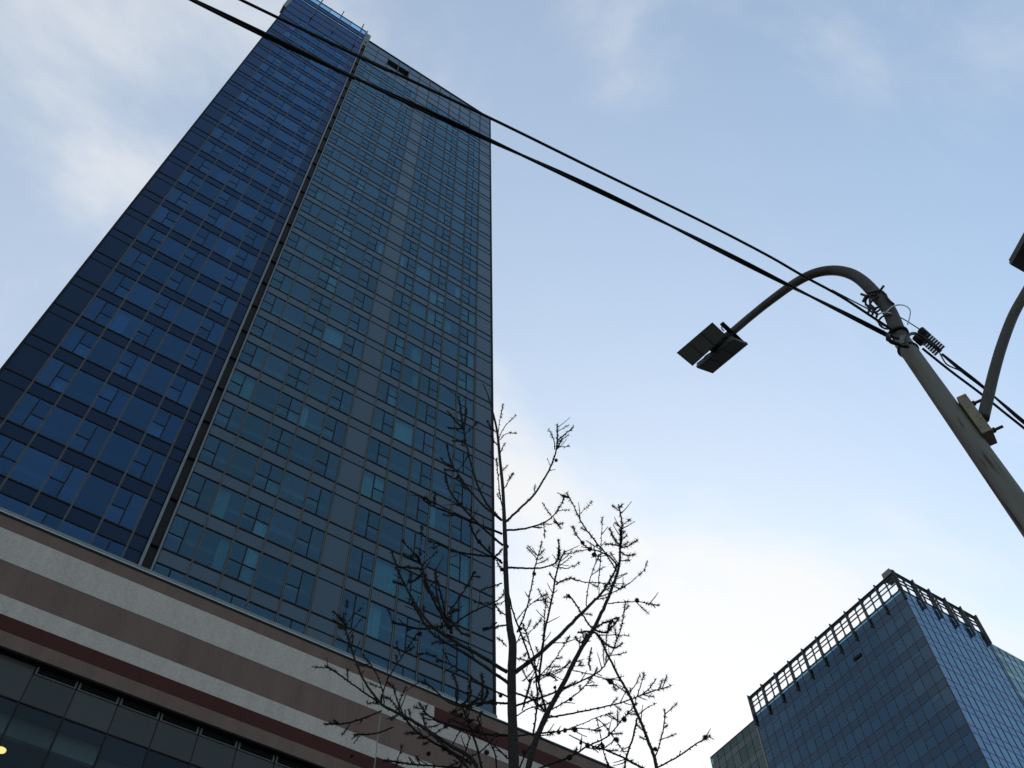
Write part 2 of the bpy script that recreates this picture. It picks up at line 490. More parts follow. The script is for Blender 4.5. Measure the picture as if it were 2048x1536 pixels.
# plant-floor panels at the head of the right part, two of them black louvres
rows = [SM, SM + (TOPR - SM) * .22, SM + (TOPR - SM) * .49, SM + (TOPR - SM) * .75, TOPR]
for c in range(12):
    for r in range(4):
        b = (xr[c] + .03, xr[c + 1] - .03, YR, YR + .05, rows[r] + .03, rows[r + 1] - .03)
        if r == 2 and c in (2, 3):
            piece('louvre_recess', tower, b[0], b[1], YR + .25, YR + .3, b[4], b[5], M['louvre'])
            for q in range(6):
                zz = b[4] + (b[5] - b[4]) * (q + .5) / 6
                piece('louvre_blade', tower, b[0], b[1], YR + .02, YR + .2, zz - .03, zz + .03, M['louvre'])
        else:
            piece('plant_panel', tower, *b, M['rs'])
# left head: panels, then an open screen of slots with fins
rowl = [SM, SM + 2.6, SM + 5.0, 126.9 + TZ]
for c in range(7):
    for r in range(3):
        piece('plant_panel', tower, xl[c] + .03, xl[c + 1] - .03, YL, YL + .05, rowl[r] + .03, rowl[r + 1] - .03, M['ls'])
    piece('slot_pane', tower, xl[c] + .03, xl[c + 1] - .03, YL + .01, YL + .03, 129.3 + TZ, 131.1 + TZ, M['slot'])
    piece('slot_pane', tower, xl[c] + .03, xl[c + 1] - .03, YL + .01, YL + .03, 126.98 + TZ, 127.62 + TZ, M['slot'])
    piece('screen_panel', tower, xl[c] + .03, xl[c + 1] - .03, YL, YL + .05, 127.7 + TZ, 129.2 + TZ, M['ls'])
for z in (126.9, 127.7, 129.2, 131.2):
    piece('screen_rail', tower, xl[0], xl[-1], YL - .04, YL + .08, z - .07 + TZ, z + .07 + TZ, M['frame'])
for c in (1, 3, 5):
    x = xl[c + 1 - 0] if False else xl[c] + 0
for x in (xl[2], xl[4], xl[6]):
    piece('roof_fin', tower, x - .06, x + .06, YL - .45, YL - .09, 121.4 + TZ, 132.1 + TZ, M['steel'])
# mullions
def mulls(xs, y, z1, w_=0.038, d=0.08):
    for x in xs:
        piece('mullion', tower, x - w_, x + w_, y - d, y + .06, 31.5 + TZ, z1, M['mull'])
        piece('mullion_cap', tower, x - .013, x + .013, y - d - .03, y - d - .001, 31.5 + TZ, z1, M['frame'])
mulls(xr[1:-1], YR, TOPR); mulls(xl[1:-1], YL, TOPL)
piece('corner_post', tower, xr[-1] - .04, xr[-1] + .10, YR - .06, YR + .2, 31 + TZ, TOPR, M['frame'])
piece('corner_post', tower, xl[0] - .10, xl[0] + .03, YL - .05, YL + .2, 31 + TZ, 120.6 + TZ, M['frame'])
# horizontal transoms: a deep sill line and a thinner head line per floor
for (a, b, y) in ((xr[0] + .02, xr[-1] - .05, YR), (xl[0] + .02, xl[-1] - .02, YL)):
    for k in range(-1, 26):
        s = SILL0 + k * FH
        piece('sill_transom', tower, a, b, y - .035, y + .08, s - .05, s + .04, M['frame'])
        piece('head_transom', tower, a, b, y - .022, y + .08, s - SP - .032, s - SP + .032, M['frame'])
    piece('sill_transom', tower, a, b, y - .03, y + .08, SM - .04, SM + .04, M['frame'])
for z in rows[1:-1]:
    piece('plant_transom', tower, xr[0] + .02, xr[-1] - .05, YR - .025, YR + .08, z - .04, z + .04, M['frame'])
for z in rowl[1:-1]:
    piece('plant_transom', tower, xl[0] + .02, xl[-1] - .02, YL - .025, YL + .08, z - .04, z + .04, M['frame'])
piece('parapet_rail', tower, xr[0], xr[-1] + .1, YR - .10, YR + .25, TOPR, TOPR + .15, M['frame'])
# the groove: dark recessed panels between two metal pilasters
gx0, gx1 = xl[-1] + .02, xr[0] - .02
piece('pilaster', tower, gx0, gx0 + .13, YL - .16, YR + .3, 31 + TZ, TOPL, M['pil'])
piece('pilaster', tower, gx1 - .09, gx1, YR - .14, YR + .3, 31 + TZ, TOPR + .3, M['pil'])
zz = SILL0 - FH
while zz < TOPL - 1:
    z1 = min(zz + FH, TOPL)
    piece('groove_panel', tower, gx0 + .13, gx1 - .09, YR + .10, YR + .2, zz + .05, z1 - .05, M['groove'])
    piece('groove_joint', tower, gx0 + .13, gx1 - .09, YR - .02, YR + .2, zz - .05, zz + .05, M['frame'])
    zz += FH
piece('end_pier', tower, gx0 - .1, gx1 + .06, YR + .02, YR + .9, 126.0 + TZ, TOPL + .2, M['pil'])
piece('end_pier', tower, xl[0] - .42, xl[0] - .002, YL - .1, YL + .9, 120.6 + TZ, TOPL + .6, M['pil'])
# body: floor slabs, back wall of the rooms, side walls, roof
for k in range(-1, 27):
    s = SILL0 + k * FH - SP
    piece('floor_slab', tower, xl[0] + .2, xr[-1] - .1, YR + .45, YR + 5.0, s + .22, s + .62, M['slab'])
    piece('ceiling_edge', tower, xl[0] + .2, xr[-1] - .1, YR + 1.1, YR + 1.3, s - .35, s + .20, M['slab'])
for x in [xl[0], xl[3], xr[0], xr[3], xr[6], xr[9], xr[-1]]:
    piece('cross_wall', tower, x - .08 + (.3 if x == xl[0] else 0) - (.3 if x == xr[-1] else 0), x + .08 + (.3 if x == xl[0] else 0) - (.3 if x == xr[-1] else 0), YR + .46, YR + 4.99, 31 + TZ, SM, M['core'])
piece('core_wall', tower, xl[0] + .2, xr[-1] - .1, YR + 5.0, YR + 16, 31.0 + TZ, SM, M['core'])
piece('plant_room', tower, xl[0] + .2, xr[-1] - .1, YR + .35, YR + 16, SM + .02, 126.0 + TZ, M['core'])
piece('side_wall', tower, xl[0] - .05, xl[0] + .2, YR + .25, YR + 22, 31 + TZ, 120 + TZ, M['ls'])
piece('side_wall', tower, xr[-1] - .1, xr[-1] + .04, YR + .25, YR + 22, 31 + TZ, TOPR, M['rs'])
piece('rear_wall', tower, xl[0] + .2, xr[-1] - .1, YR + 16, YR + 22, 31 + TZ, 120 + TZ, M['rs'])
piece('base_flashing', tower, xl[0] - .1, xr[-1] - .02, YL - .12, YR - .10, 31.6 + TZ, 32.80 + TZ, M['flash'])

# ------------------------------------------------------------------ striped base building
pod = tag(empty('striped_podium'), 'wide base building with brown, white and maroon stripes above dark shop glass', 'building')
PX0, PX1, PY = -46.0, 60.0, 33.0
zt, z1, z2, z3, z4, z5, z6 = [v + TZ for v in (31.88, 31.13, 29.62, 28.06, 27.22, 26.54, 25.92)]
def band(x0, x1, za, zb, mat, proud):
    piece('stripe_band', pod, x0, x1, PY - proud, PY + .35, za, zb, mat)
JX = 15.5
XM = 18.24
band(PX0, PX1, z1, zt, M['stb'], .004)
band(PX0, XM, z2, z1, M['stw'], .012)
band(XM, PX1, 30.32 + TZ, z1, M['stm'], .006)
band(XM, PX1, z2, 30.32 + TZ, M['stw'], .012)
band(PX0, PX1, z3, z2, M['stb'], 0.0)
band(PX0, JX, z4, z3, M['stw'], .012)
band(JX + .05, PX1, z4 + .1, z3 - .04, M['stw'], .010)
piece('expansion_joint', pod, JX - .004, JX + .054, PY - .004, PY + .3, z5, z3 + 1.4, M['flash'])
band(JX + .05, PX1, z4, z4 + .1, M['stm'], .003)
band(JX + .05, PX1, z3 - .04, z3, M['stb'], .002)
band(PX0, PX1, z5, z4, M['stm'], .004)
band(PX0, PX1, z6, z5, M['stb'], .010)
piece('coping', pod, PX0, PX1, PY - .05, PY + .5, zt + .001, zt + .04, M['coping'])
piece('coping_drip', pod, PX0, PX1, PY - .035, PY - .006, zt - .10, zt, M['frame'])
piece('roof_deck', pod, PX0, PX1, PY + .36, PY + 45, zt - .5, zt - .2, M['roof'])
piece('head_soffit', pod, PX0, PX1, PY + .02, PY + .9, z6 - .06, z6 - .002, M['louvre'])
GY = PY + 0.30
gxs = [1.53 + 1.625 * i for i in range(-18, 30)]
zlt, zlb, ztr = z6 - .07, 25.50 + TZ, 24.22 + TZ
for i in range(len(gxs) - 1):
    a, b = gxs[i], gxs[i + 1]
    if b < -9 or a > 24: continue
    if a > 1.4:
        piece('grille_frame', pod, a + .03, a + .11, GY - .03, GY + .05, zlb, zlt, M['gframe'])
        piece('grille_frame', pod, b - .11, b - .03, GY - .03, GY + .05, zlb, zlt, M['gframe'])
        piece('grille_frame', pod, a + .111, b - .111, GY - .03, GY + .05, zlb, zlb + .05, M['gframe'])
        piece('grille_recess', pod, a + .112, b - .112, GY + .25, GY + .3, zlb + .05, zlt, M['louvre'])
        for q in range(3):
            zq = zlb + .05 + (zlt - zlb - .05) * (q + .5) / 3
            piece('grille_blade', pod, a + .112, b - .112, GY + .0, GY + .09, zq - .012, zq + .012, M['groove'])
        zp = zlb
    else:
        zp = zlt
    piece('spandrel_panel', pod, a + .02, b - .02, GY, GY + .05, ztr + .02, zp - .02, M['ps'])
    piece('glass_pane', pod, a + .02, b - .02, GY + .01, GY + .03, 20.55 + TZ, ztr - .02, M['pg'])
    piece('glass_pane', pod, a + .02, b - .02, GY + .01, GY + .03, 16.9 + TZ, 20.5 + TZ, M['pg'])
    piece('shop_mullion', pod, a - .035, a + .035, GY - .03, GY + .12, 16.9 + TZ, ztr - .025, M['frame'])
    piece('panel_joint', pod, a - .018, a + .018, GY - .012, GY + .06, ztr + .025, zlt if a < 1.4 else zlb, M['frame'])
piece('shop_transom', pod, -12, 26, GY - .02, GY + .1, ztr - .024, ztr + .024, M['frame'])
piece('shop_transom', pod, -12, 26, GY - .02, GY + .1, 20.50 + TZ, 20.55 + TZ, M['frame'])
piece('room_ceiling', pod, -12, 26, GY + .25, GY + 9, 24.3 + TZ, 24.6 + TZ, M['core'])
piece('room_floor', pod, -12, 26, GY + .25, GY + 9, 16.6 + TZ, 16.85 + TZ, M['core'])
piece('room_back_wall', pod, -12, 26, GY + 7, GY + 7.2, 16.9 + TZ, 24.25 + TZ, M['core'])
piece('bulkhead', pod, -12, 4.9, GY + .9, GY + 1.1, 23.45 + TZ, 24.25 + TZ, M['slab'])
piece('bulkhead', pod, 4.95, 26, GY + 1.5, GY + 1.7, 22.8 + TZ, 24.25 + TZ, M['slab'])
piece('lower_wall', pod, PX0, PX1, PY + .02, PY + .5, 0.0, 16.6 + TZ, M['stb'])
piece('shop_end_wall', pod, PX0, -12, PY + .25, PY + .6, 16.6 + TZ, z6 - .07, M['ps'])
piece('shop_end_wall', pod, 26, PX1, PY + .25, PY + .6, 16.6 + TZ, z6 - .07, M['ps'])
piece('rear_block', pod, PX0, PX1, PY + 12, PY + 45, 0, zt - .51, M['stb'])
piece('end_wall', pod, PX1 - .4, PX1 - .01, PY + .51, PY + 12, 0, zt - .51, M['stb'])
piece('end_wall', pod, PX0 + .01, PX0 + .4, PY + .51, PY + 12, 0, zt - .51, M['stb'])
# the lit lamp seen through the shop glass
lp = at_y(2, 1500, GY + 1.6)
lamp = tag(empty('ceiling_lamp', lp), 'small glowing yellow lamp behind the dark glass of the striped base', 'lamp')
m = MB()
prof = [(0.0, -0.10), (.10, -.085), (.17, -.03), (.18, .02), (.10, .07), (0.03, .09)]
def lathe(mb, prof, c, n=16):
    vs, fs = [], []
    for r, z in prof:
        for k in range(n):
            th = 2 * math.pi * k / n
            vs.append((c[0] + r * math.cos(th), c[1] + r * math.sin(th), c[2] + z))
    for i in range(len(prof) - 1):
        for k in range(n):
            fs.append((i * n + k, i * n + (k + 1) % n, (i + 1) * n + (k + 1) % n, (i + 1) * n + k))
    mb.add(vs, fs)
lathe(m, prof, (0, 0, 0)); m.build('globe', M['lit'], lamp, True)
m = MB(); m.tube([(0, 0, .085), (0, 0, 24.3 + TZ - lp.z)], .012, 6); m.build('stem', M['frame'], lamp)

# ------------------------------------------------------------------ office block on the right
off = tag(empty('office_block'), 'blue glass office block with an open steel screen along its roof', 'building')
OX, OY, OY1, OX1 = 96.0, 48.45, 78.2, 111.9
OC, OFH, OSP = 1.4875, 3.312, 1.15
OT = 98.35 + TZ
OSL = [80.35 + TZ + OFH * i for i in range(-9, 5)]       # sill heights
qw = Quota(off, 'window_pane', 'lower_window_panes')
qz = Quota(off, 'spandrel_panel', 'lower_spandrel_panels')
obars = MB()
rnd = random.Random(11)
def oface(axis, p, u0, cols, cw, wmat, smat, sills, ztop, sgn=-1, far=0):
    """axis 'y': face at x = p running along y; axis 'x': face at y = p running along x"""
    def bx(ua, ub, d0, d1, za, zb):
        return (p + d0, p + d1, ua, ub, za, zb) if axis == 'y' else (ua, ub, p + d0, p + d1, za, zb)
    for c in range(cols):
        a, b = u0 + c * cw + .02, u0 + (c + 1) * cw - .02
        for k, s in enumerate(sills):
            top = sills[k + 1] - OSP if k + 1 < len(sills) else ztop
            key = (-s + far, c)
            qz.add(key, bx(a, b, 0, .05, s - OSP + .02, s - .02), smat)
            if (c + k * 2) % 4 == 1:
                zc = top - (top - s) * .34
                qw.add(key, bx(a, b, .01, .03, s + .02, zc - .02), wmat)
                qw.add(key, bx(a + .03, b - .03, .0, .02, zc + .03, top - .03), wmat)
                obars.box(*bx(a, b, -.01, .05, zc - .03, zc + .02))
            else:
                qw.add(key, bx(a, b, .01, .03, s + .02, top - .02), wmat)
    for c in range(cols + 1):
        u = u0 + c * cw
        piece('mullion', off, *bx(u - .03, u + .03, -.04, .06, sills[0] - OSP, ztop), M['omull'])
    L0, L1 = u0 + .02, u0 + cols * cw - .02
    for s in sills:
        piece('sill_transom', off, *bx(L0, L1, -.02, .07, s - .035, s + .035), M['omull'])
        piece('head_transom', off, *bx(L0, L1, -.015, .07, s - OSP - .02, s - OSP + .02), M['omull'])
RB = 95.25 + TZ                                            # roof level, foot of the open screen
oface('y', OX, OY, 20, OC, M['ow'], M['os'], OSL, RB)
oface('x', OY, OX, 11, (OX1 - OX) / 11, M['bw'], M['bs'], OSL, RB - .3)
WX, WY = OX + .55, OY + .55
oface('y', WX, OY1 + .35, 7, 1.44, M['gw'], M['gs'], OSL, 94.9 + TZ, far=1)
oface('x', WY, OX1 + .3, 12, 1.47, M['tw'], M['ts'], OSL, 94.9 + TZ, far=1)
qw.flush(); qz.flush()
tag(obars.build('vent_bars', M['omull'], off), kind='stuff')
zb0 = OSL[0] - OSP
piece('lower_block', off, OX + .02, OX1 - .02, OY + .02, OY1 - .02, 0, zb0, M['os'])
piece('core_block', off, OX + 3, OX1 - 3, OY + 3, OY1 - 3, zb0, RB - .4, M['core'])
for s in OSL:
    piece('floor_slab', off, OX + .3, OX1 - .3, OY + .3, OY1 - .3, s - .8, s - .45, M['slab'])
piece('roof_deck', off, OX + .3, OX1 - .3, OY + .3, OY1 - .3, RB - .4, RB - .15, M['roof'])
piece('corner_post', off, OX - .03, OX + .1, OY - .03, OY + .1, zb0, RB, M['omull'])
piece('corner_post', off, OX - .08, OX + .5, OY1 - .30, OY1 + .02, zb0, OT, M['mull'])
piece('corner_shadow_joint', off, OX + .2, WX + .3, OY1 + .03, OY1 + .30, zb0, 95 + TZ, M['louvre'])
piece('corner_post', off, OX1 - .12, OX1 + .10, OY - .05, OY + .5, zb0, RB, M['steel'])
piece('east_wall', off, OX1 - .3, OX1 - .02, OY + .55, OY1, zb0, RB, M['os'])
piece('north_wall', off, OX + .55, OX1 - .32, OY1 - .02, OY1 + .02, zb0, RB, M['os'])
for (x0, x1, y0, y1) in ((WX + .1, OX1, OY1 + .36, OY1 + .36 + 7 * 1.44 - .02), (OX1 + .32, OX1 + .3 + 12 * 1.47 - .02, WY + .1, OY1)):
    piece('wing_body', off, x0 + .3, x1, y0, y1, 0, 94.7 + TZ, M['core'])
    piece('wing_parapet', off, x0 - .12, x1 + .02, y0 - .03, y1 + .03, 94.9 + TZ, 95.1 + TZ, M['omull'])
# open roof screen: posts, rails and hanging fins on the two fronts
def screen(axis, p, u0, cols, cw):
    def bx(ua, ub, d0, d1, za, zb):
        return (p + d0, p + d1, ua, ub, za, zb) if axis == 'y' else (ua, ub, p + d0, p + d1, za, zb)
    L1 = u0 + cols * cw
    for z, h in ((RB + .0, .16), (RB + .95 + .35, .07), (RB + 1.75 + .25, .07), (OT - .30, .14)):
        piece('screen_rail', off, *bx(u0, L1, -.03, .15, z - h / 2, z + h / 2), M['steel'])
    piece('screen_cap', off, *bx(u0 - .1, L1 + .1, -.2, .25, OT - .12, OT), M['steel'])
    for c in range(cols + 1):
        u = u0 + c * cw
        piece('screen_post', off, *bx(u - .07, u + .07, .0, .2, RB + .08, OT - .12), M['steel'])
        if c % 2 == 0 and 0 < c < cols or c == cols:
            piece('roof_fin', off, *bx(u - .08 - .3 * 0, u + .08, -.42, -.06, 93.3 + TZ, OT + .18), M['steel'])
    # gussets that round the corners of the openings
    g = MB()
    for c in range(cols):
        a, b = u0 + c * cw + .1, u0 + (c + 1) * cw - .1
        for z, d in ((RB + .08, 1), (OT - .37, -1)):
            for u, e in ((a, 1), (b, -1)):
                q = [(u, z), (u + e * .26, z), (u, z + d * .26)]
                vs = []
                for dd in (.04, .12):
                    for uu, vv in q:
                        vs.append((p + dd, uu, vv) if axis == 'y' else (uu, p + dd, vv))
                g.add(vs, [(0, 1, 2), (5, 4, 3), (0, 3, 4, 1), (1, 4, 5, 2), (2, 5, 3, 0)])
    tag(g.build('screen_gussets', M['steel'], off), kind='stuff')
screen('y', OX, OY + .3, 20, (OY1 - OY - .6) / 20)
screen('x', OY, OX + .3, 10, (OX1 - OX - .3) / 10)
piece('corner_fin', off, OX - .22, OX + .12, OY - .22, OY + .12, 93.3 + TZ, OT + .25, M['groove'])
piece('stair_head', off, OX + .4, OX + 1.7, OY + .5, OY + 1.9, OT + .02, OT + 1.5, M['mull'])
piece('open_vent', off, OX - .12, OX - .06, OY + 9.3, OY + 10.7, 90.9 + TZ, 91.35 + TZ, M['louvre'])

# ------------------------------------------------------------------ street lamp
az = R_(72.8)
PB = Vector((5.3 * math.sin(az), 5.3 * math.cos(az), 0))
ANG = R_(26)
U = Vector((-math.sin(ANG), math.cos(ANG), 0))
NV = Vector((U.y, -U.x, 0))
def at_arm(x, y):
    r = ray(x, y); t = PB.dot(NV) / r.dot(NV); r = r * t
    return Vector((r.x, r.y, r.z + CAMZ))
post = tag(empty('street_lamp', PB), 'weathered grey street lamp post with a curved arm and twin flat lamp heads', 'street lamp')
inv = Matrix.Translation(-PB)
def loc(p): return Vector(p) - PB
m = MB()
zp = [0, .3, 2, 4, 5.2, 6.5, 7.4, 8.15, 8.62]
rp = [.118, .112, .102, .092, .085, .079, .074, .070, .068]
m.tube([(0, 0, z) for z in zp], rp, 24)
m.build('pole', M['pole'], post, True)
m = MB(); m.tube([(0, 0, 0), (0, 0, .03)], .24, 20); m.tube([(0, 0, .03), (0, 0, .4)], .15, 20); m.build('base', M['pole'], post, True)
# upper pole sleeve and curved arm
cl = [(1803, 655), (1778, 621), (1752, 590), (1725, 562), (1697, 546), (1664, 541), (1628, 547), (1590, 566), (1540, 602), (1500, 634), (1462, 666), (1430, 690)]
pts = [loc(at_arm(*q)) for q in cl]
pts = [Vector((0, 0, 8.3)), Vector((0, 0, 8.62))] + pts[1:]
pts = [Vector(q) for q in smooth_path([tuple(q) for q in pts], 6)]
ra = [.066 - .028 * min(1, i / (len(pts) * .8)) for i in range(len(pts))]
m = MB(); m.tube(pts, ra, 20); m.build('curved_arm', M['arm'], post, True)
# twin lamp heads
def lamp_head(q, parent, th=.04):
    """q: four corners of the underside, long edges 0-1 and 3-2"""
    h = empty('lamp_head', (0, 0, 0)); h.parent = parent
    q = [Vector(p) for p in q]
    nrm = (q[1] - q[0]).cross(q[3] - q[0]).normalized()
    if nrm.z < 0: nrm = -nrm
    P = lambda a, b: (q[0] * (1 - a) + q[1] * a) * (1 - b) + (q[3] * (1 - a) + q[2] * a) * b
    mm = MB()
    vs = [P(0, 0), P(1, 0), P(1, 1), P(0, 1)]
    vs = vs + [v + nrm * th for v in vs]
    mm.add(vs, [(0, 1, 2, 3), (7, 6, 5, 4), (0, 4, 5, 1), (1, 5, 6, 2), (2, 6, 7, 3), (3, 7, 4, 0)])
    mm.build('housing', M['lamph'], h)
    for i in range(3):
        a0, a1 = i / 3 + .02, (i + 1) / 3 - .02
        mm = MB()
        vs = [P(a0, .05) - nrm * .006, P(a1, .05) - nrm * .006, P(a1, .95) - nrm * .006, P(a0, .95) - nrm * .006]
        vs = vs + [v + nrm * .005 for v in vs]
        mm.add(vs, [(0, 1, 2, 3), (7, 6, 5, 4), (0, 4, 5, 1), (1, 5, 6, 2), (2, 6, 7, 3), (3, 7, 4, 0)])
        mm.build('led_panel', M['lens'], h)
    mm = MB()
    for i in range(14):
        b = (i + .5) / 14
        vs = [P(.03, b - .012), P(.97, b - .012), P(.97, b + .012), P(.03, b + .012)]
        vs = [v + nrm * (th + .001) for v in vs] + [v + nrm * (th + .032) for v in vs]
        mm.add(vs, [(0, 1, 2, 3), (7, 6, 5, 4), (0, 4, 5, 1), (1, 5, 6, 2), (2, 6, 7, 3), (3, 7, 4, 0)])
    tag(mm.build('cooling_fins', M['lamph'], h), kind='stuff')
    return h
zl = at_arm(1440, 683).z - .10
def at_plane(x, y, c, n):
    r = ray(x, y); o = Vector((0, 0, CAMZ)); t = (c - o).dot(n) / r.dot(n)
    return o + r * t
def facing(x, y, a, extra=Vector((0, 0, 0))):
    c = at_z(x, y, zl); v = ray(x, y).normalized()
    return c, (Vector((0, 0, 1)) * (1 - a) + v * a + extra).normalized()
cA, nA = facing(1404, 688, .80)
A = [at_plane(x, y, cA, nA) for x, y in ((1353.5, 706), (1425, 645), (1453, 671), (1385, 732))]
cB, nB = facing(1445, 712, .35, Vector((-.25, -.05, 0)))
B = [at_plane(x, y, cB, nB) for x, y in ((1394, 736), (1467, 678), (1496.5, 688.5), (1425.5, 747))]
lamp_head([loc(p) for p in A], post)
lamp_head([loc(p) for p in B], post)
m = MB()
e0, e1 = loc(at_arm(1466, 662)), loc(at_arm(1420, 699))
m.tube([e0, e1], .034, 12)
side = (B[1] - A[0]).normalized()
for f in (.05, .35):
    c = e0.lerp(e1, f)
    m.obox(c + Vector((0, 0, -.03)), Vector((.16, .03, 0)), Vector((-.004, .02, 0)), Vector((0, 0, .012)))
m.build('lamp_bracket', M['clamp'], post)
for lw_path, lz, lr in (([(1448, 662), (1443, 655), (1452, 652), (1461, 660)], zl + .10, .006), ([(1436, 698), (1424, 704), (1411, 712), (1408, 720), (1418, 726)], zl + .03, .005)):
    wl = MB(); wl.tube([loc(at_z(*q, lz)) for q in smooth_path(lw_path, 4)], lr, 6)
    wl.build('lamp_cable', M['black'], post, True)
# second arm on the right, on a bolted plate
cl2 = [(1966, 838), (1976, 795), (1988, 745), (2004, 690), (2026, 632), (2050, 588), (2066, 560)]
p2 = [loc(at_arm(*q)) for q in cl2]
p2 = [Vector(q) for q in smooth_path([tuple(q) for q in p2], 5)]
m = MB(); m.tube(p2, [.043 - .006 * i / len(p2) for i in range(len(p2))], 18); m.build('side_arm', M['arm'], post, True)
toC = -(NV if NV.dot(PB) > 0 else -NV)
pc = loc(at_arm(1956, 842)); pc2 = loc(at_arm(1925, 799)); pc3 = loc(at_arm(1988, 880))
outd = -U
sidev = Vector((outd.y, -outd.x, 0))
zc0, zc1 = pc3.z + .03, pc2.z - .03
m = MB()
m.obox(Vector((0, 0, (zc0 + zc1) / 2)) + outd * .108, outd * .035, sidev * .07, Vector((0, 0, (zc1 - zc0) / 2)))
m.build('mounting_plate', M['plate'], post, bevel=.004)
for zz_ in (zc0 + .06, zc1 - .06):
    m = MB()
    m.tube([Vector((0, 0, zz_)) + outd * .14, Vector((0, 0, zz_)) + outd * .225], .011, 8)
    m.tube([Vector((0, 0, zz_)) + outd * .144, Vector((0, 0, zz_)) + outd * .17], .022, 6)
    m.build('bolt', M['clamp'], post)
zz2 = at_arm(2042, 508).z
C = [at_z(2022, 530, zz2), at_z(2076, 432, zz2), at_z(2125, 462, zz2), at_z(2068, 556, zz2)]
lamp_head([loc(p) for p in C], post)
m = MB(); m.tube([p2[-1], loc(at_z(2078, 520, zz2 + .05)), loc(at_z(2085, 490, zz2 + .06))], .035, 10); m.build('lamp_bracket', M['clamp'], post)
# clamps and hardware round the upper pole
def ring_at(z, r, tr, name, mat, tilt=0.0):
    mm = MB()
    rr = [Vector((math.cos(a) * r, math.sin(a) * r, z + tilt * math.cos(a - 2.2))) for a in [2 * math.pi * i / 28 for i in range(29)]]
    mm.tube(rr, tr, 8)
    return mm.build(name, mat, post, True)
def zof(x, y): return at_arm(x, y).z
zk = zof(1808, 665)
ring_at(zk, .076, .017, 'band_clamp', M['clamp'])
ring_at(zk - .24, .0745, .008, 'band_clamp', M['clamp'], .02)
ring_at(zof(1790, 638), .072, .008, 'band_clamp', M['clamp'], .03)
ring_at(zof(1786, 633), .073, .006, 'cable_strap', M['tie'], .05)
ring_at(zof(1755, 600), .070, .010, 'band_clamp', M['clamp'], .02)
ring_at(zof(1760, 606), .070, .009, 'band_clamp', M['clamp'], -.03)
def hw(name, plist, r, mat, n=6):
    mm = MB()
    for seg in plist:
        mm.tube([loc(at_arm(*q)) + toC * .075 for q in seg], r, n)
    return mm.build(name, mat, post, True)
hw('clamp_bolt', [[(1764, 597), (1773, 585)], [(1728, 601), (1742, 606)], [(1732, 616), (1738, 604)], [(1740, 600), (1766, 594)]], .012, M['clamp'])
hw('cable_tie', [[(1777, 603), (1781, 612), (1788, 618), (1793, 622)], [(1770, 596), (1778, 604)]], .011, M['black'])
for q in [[(1737, 622), (1748, 628), (1758, 640)], [(1745, 608), (1746, 622), (1757, 632)], [(1744, 633), (1742, 640)], [(1752, 636), (1751, 642)], [(1760, 640), (1759, 647)]]:
    hw('clamp_jaw', [q], .011, M['clamp'])
hw('loose_strap', [smooth_path([(1779, 637), (1790, 627), (1804, 623), (1818, 626), (1826, 634), (1825, 648), (1821, 662)], 5)], .006, M['tie'])
hw('tail_wire', [smooth_path([(1759, 668), (1768, 675), (1775, 673)], 3)], .0025, M['tie'])

# ------------------------------------------------------------------ overhead cables
WS = 0.115
def at_wire(x, y, off=0.0):
    r = ray(x, y); t = (PB.y + off + WS * PB.x) / (r.y + WS * r.x); r = r * t
    return Vector((r.x, r.y, r.z + CAMZ))
def wire(name, pix, rad, label, twist=0.0, off=0.0, extend=None, group=None, strands=1):
    p = [tuple(at_wire(x, y, off)) for x, y in pix]
    if extend: p = [tuple(Vector(p[0]) + (Vector(p[0]) - Vector(p[1])).normalized() * e + Vector((0, 0, dz_))) for e, dz_ in extend] + p
    p = [Vector(q) for q in smooth_path(p, 24)]
    mm = MB()
    if strands == 1:
        mm.tube(p, rad, 8)
    else:
        ln = 0.0
        pp = [[] for _ in range(strands)]
        for i, q in enumerate(p):
            if i: ln += (q - p[i - 1]).length
            t = (p[min(i + 1, len(p) - 1)] - p[max(i - 1, 0)]).normalized()
            a = Vector((0, 0, 1)); a = (a - t * a.dot(t)).normalized(); b = t.cross(a)
            for s_ in range(strands):
                th = ln * 2 * math.pi / twist + s_ * 2 * math.pi / strands
                pp[s_].append(q + (a * math.cos(th) + b * math.sin(th)) * rad * .95)
        for s_ in pp: mm.tube(s_, rad, 7)
    o = mm.build(name, M['black'], None, True)
    return tag(o, label, 'cable', 'overhead cables on the lamp post')
far = [(26, .9), (14, .25)]
wire('overhead_cable', [(373, -6), (540, 74), (705, 153), (980, 281), (1150, 359), (1300, 431), (1450, 506), (1580, 572), (1700, 632), (1782, 674)], .0105, 'thicker twisted black cable, lower of the two crossing the glass tower', 2.6, 0, far, strands=2)
wire('overhead_cable', [(470, -6), (600, 56), (720, 113), (980, 236), (1200, 344), (1400, 441), (1530, 508), (1605, 551), (1680, 592), (1745, 634), (1790, 664)], .0112, 'thinner black cable, upper of the two crossing the glass tower', off=-.02, extend=far)
wire('overhead_cable', [(1664, 580), (1700, 599), (1742, 621)], .006, 'short thin black wire joining the upper cable to the lamp post clamp', off=-.02)
wire('overhead_cable', [(1845, 697), (1900, 741), (1960, 786), (2010, 826), (2070, 874), (2300, 1060), (2700, 1380)], .011, 'lower black cable running from the lamp post to the right edge', off=.06)
wire('overhead_cable', [(1884, 708), (1920, 738), (1965, 773), (2010, 812), (2070, 862), (2300, 1040), (2700, 1350)], .0085, 'upper twisted black cable running on from the ribbed clamp', 1.2, .02, strands=2)
wire('overhead_cable', [(1880, 707), (1893, 728), (1915, 739), (1930, 746)], .006, 'thin slack black wire hanging under the ribbed clamp', off=.02)
wire('overhead_cable', [(1792, 630), (1815, 643), (1840, 659)], .005, 'thin black wire from the pale strap to the ribbed clamp', off=.02)
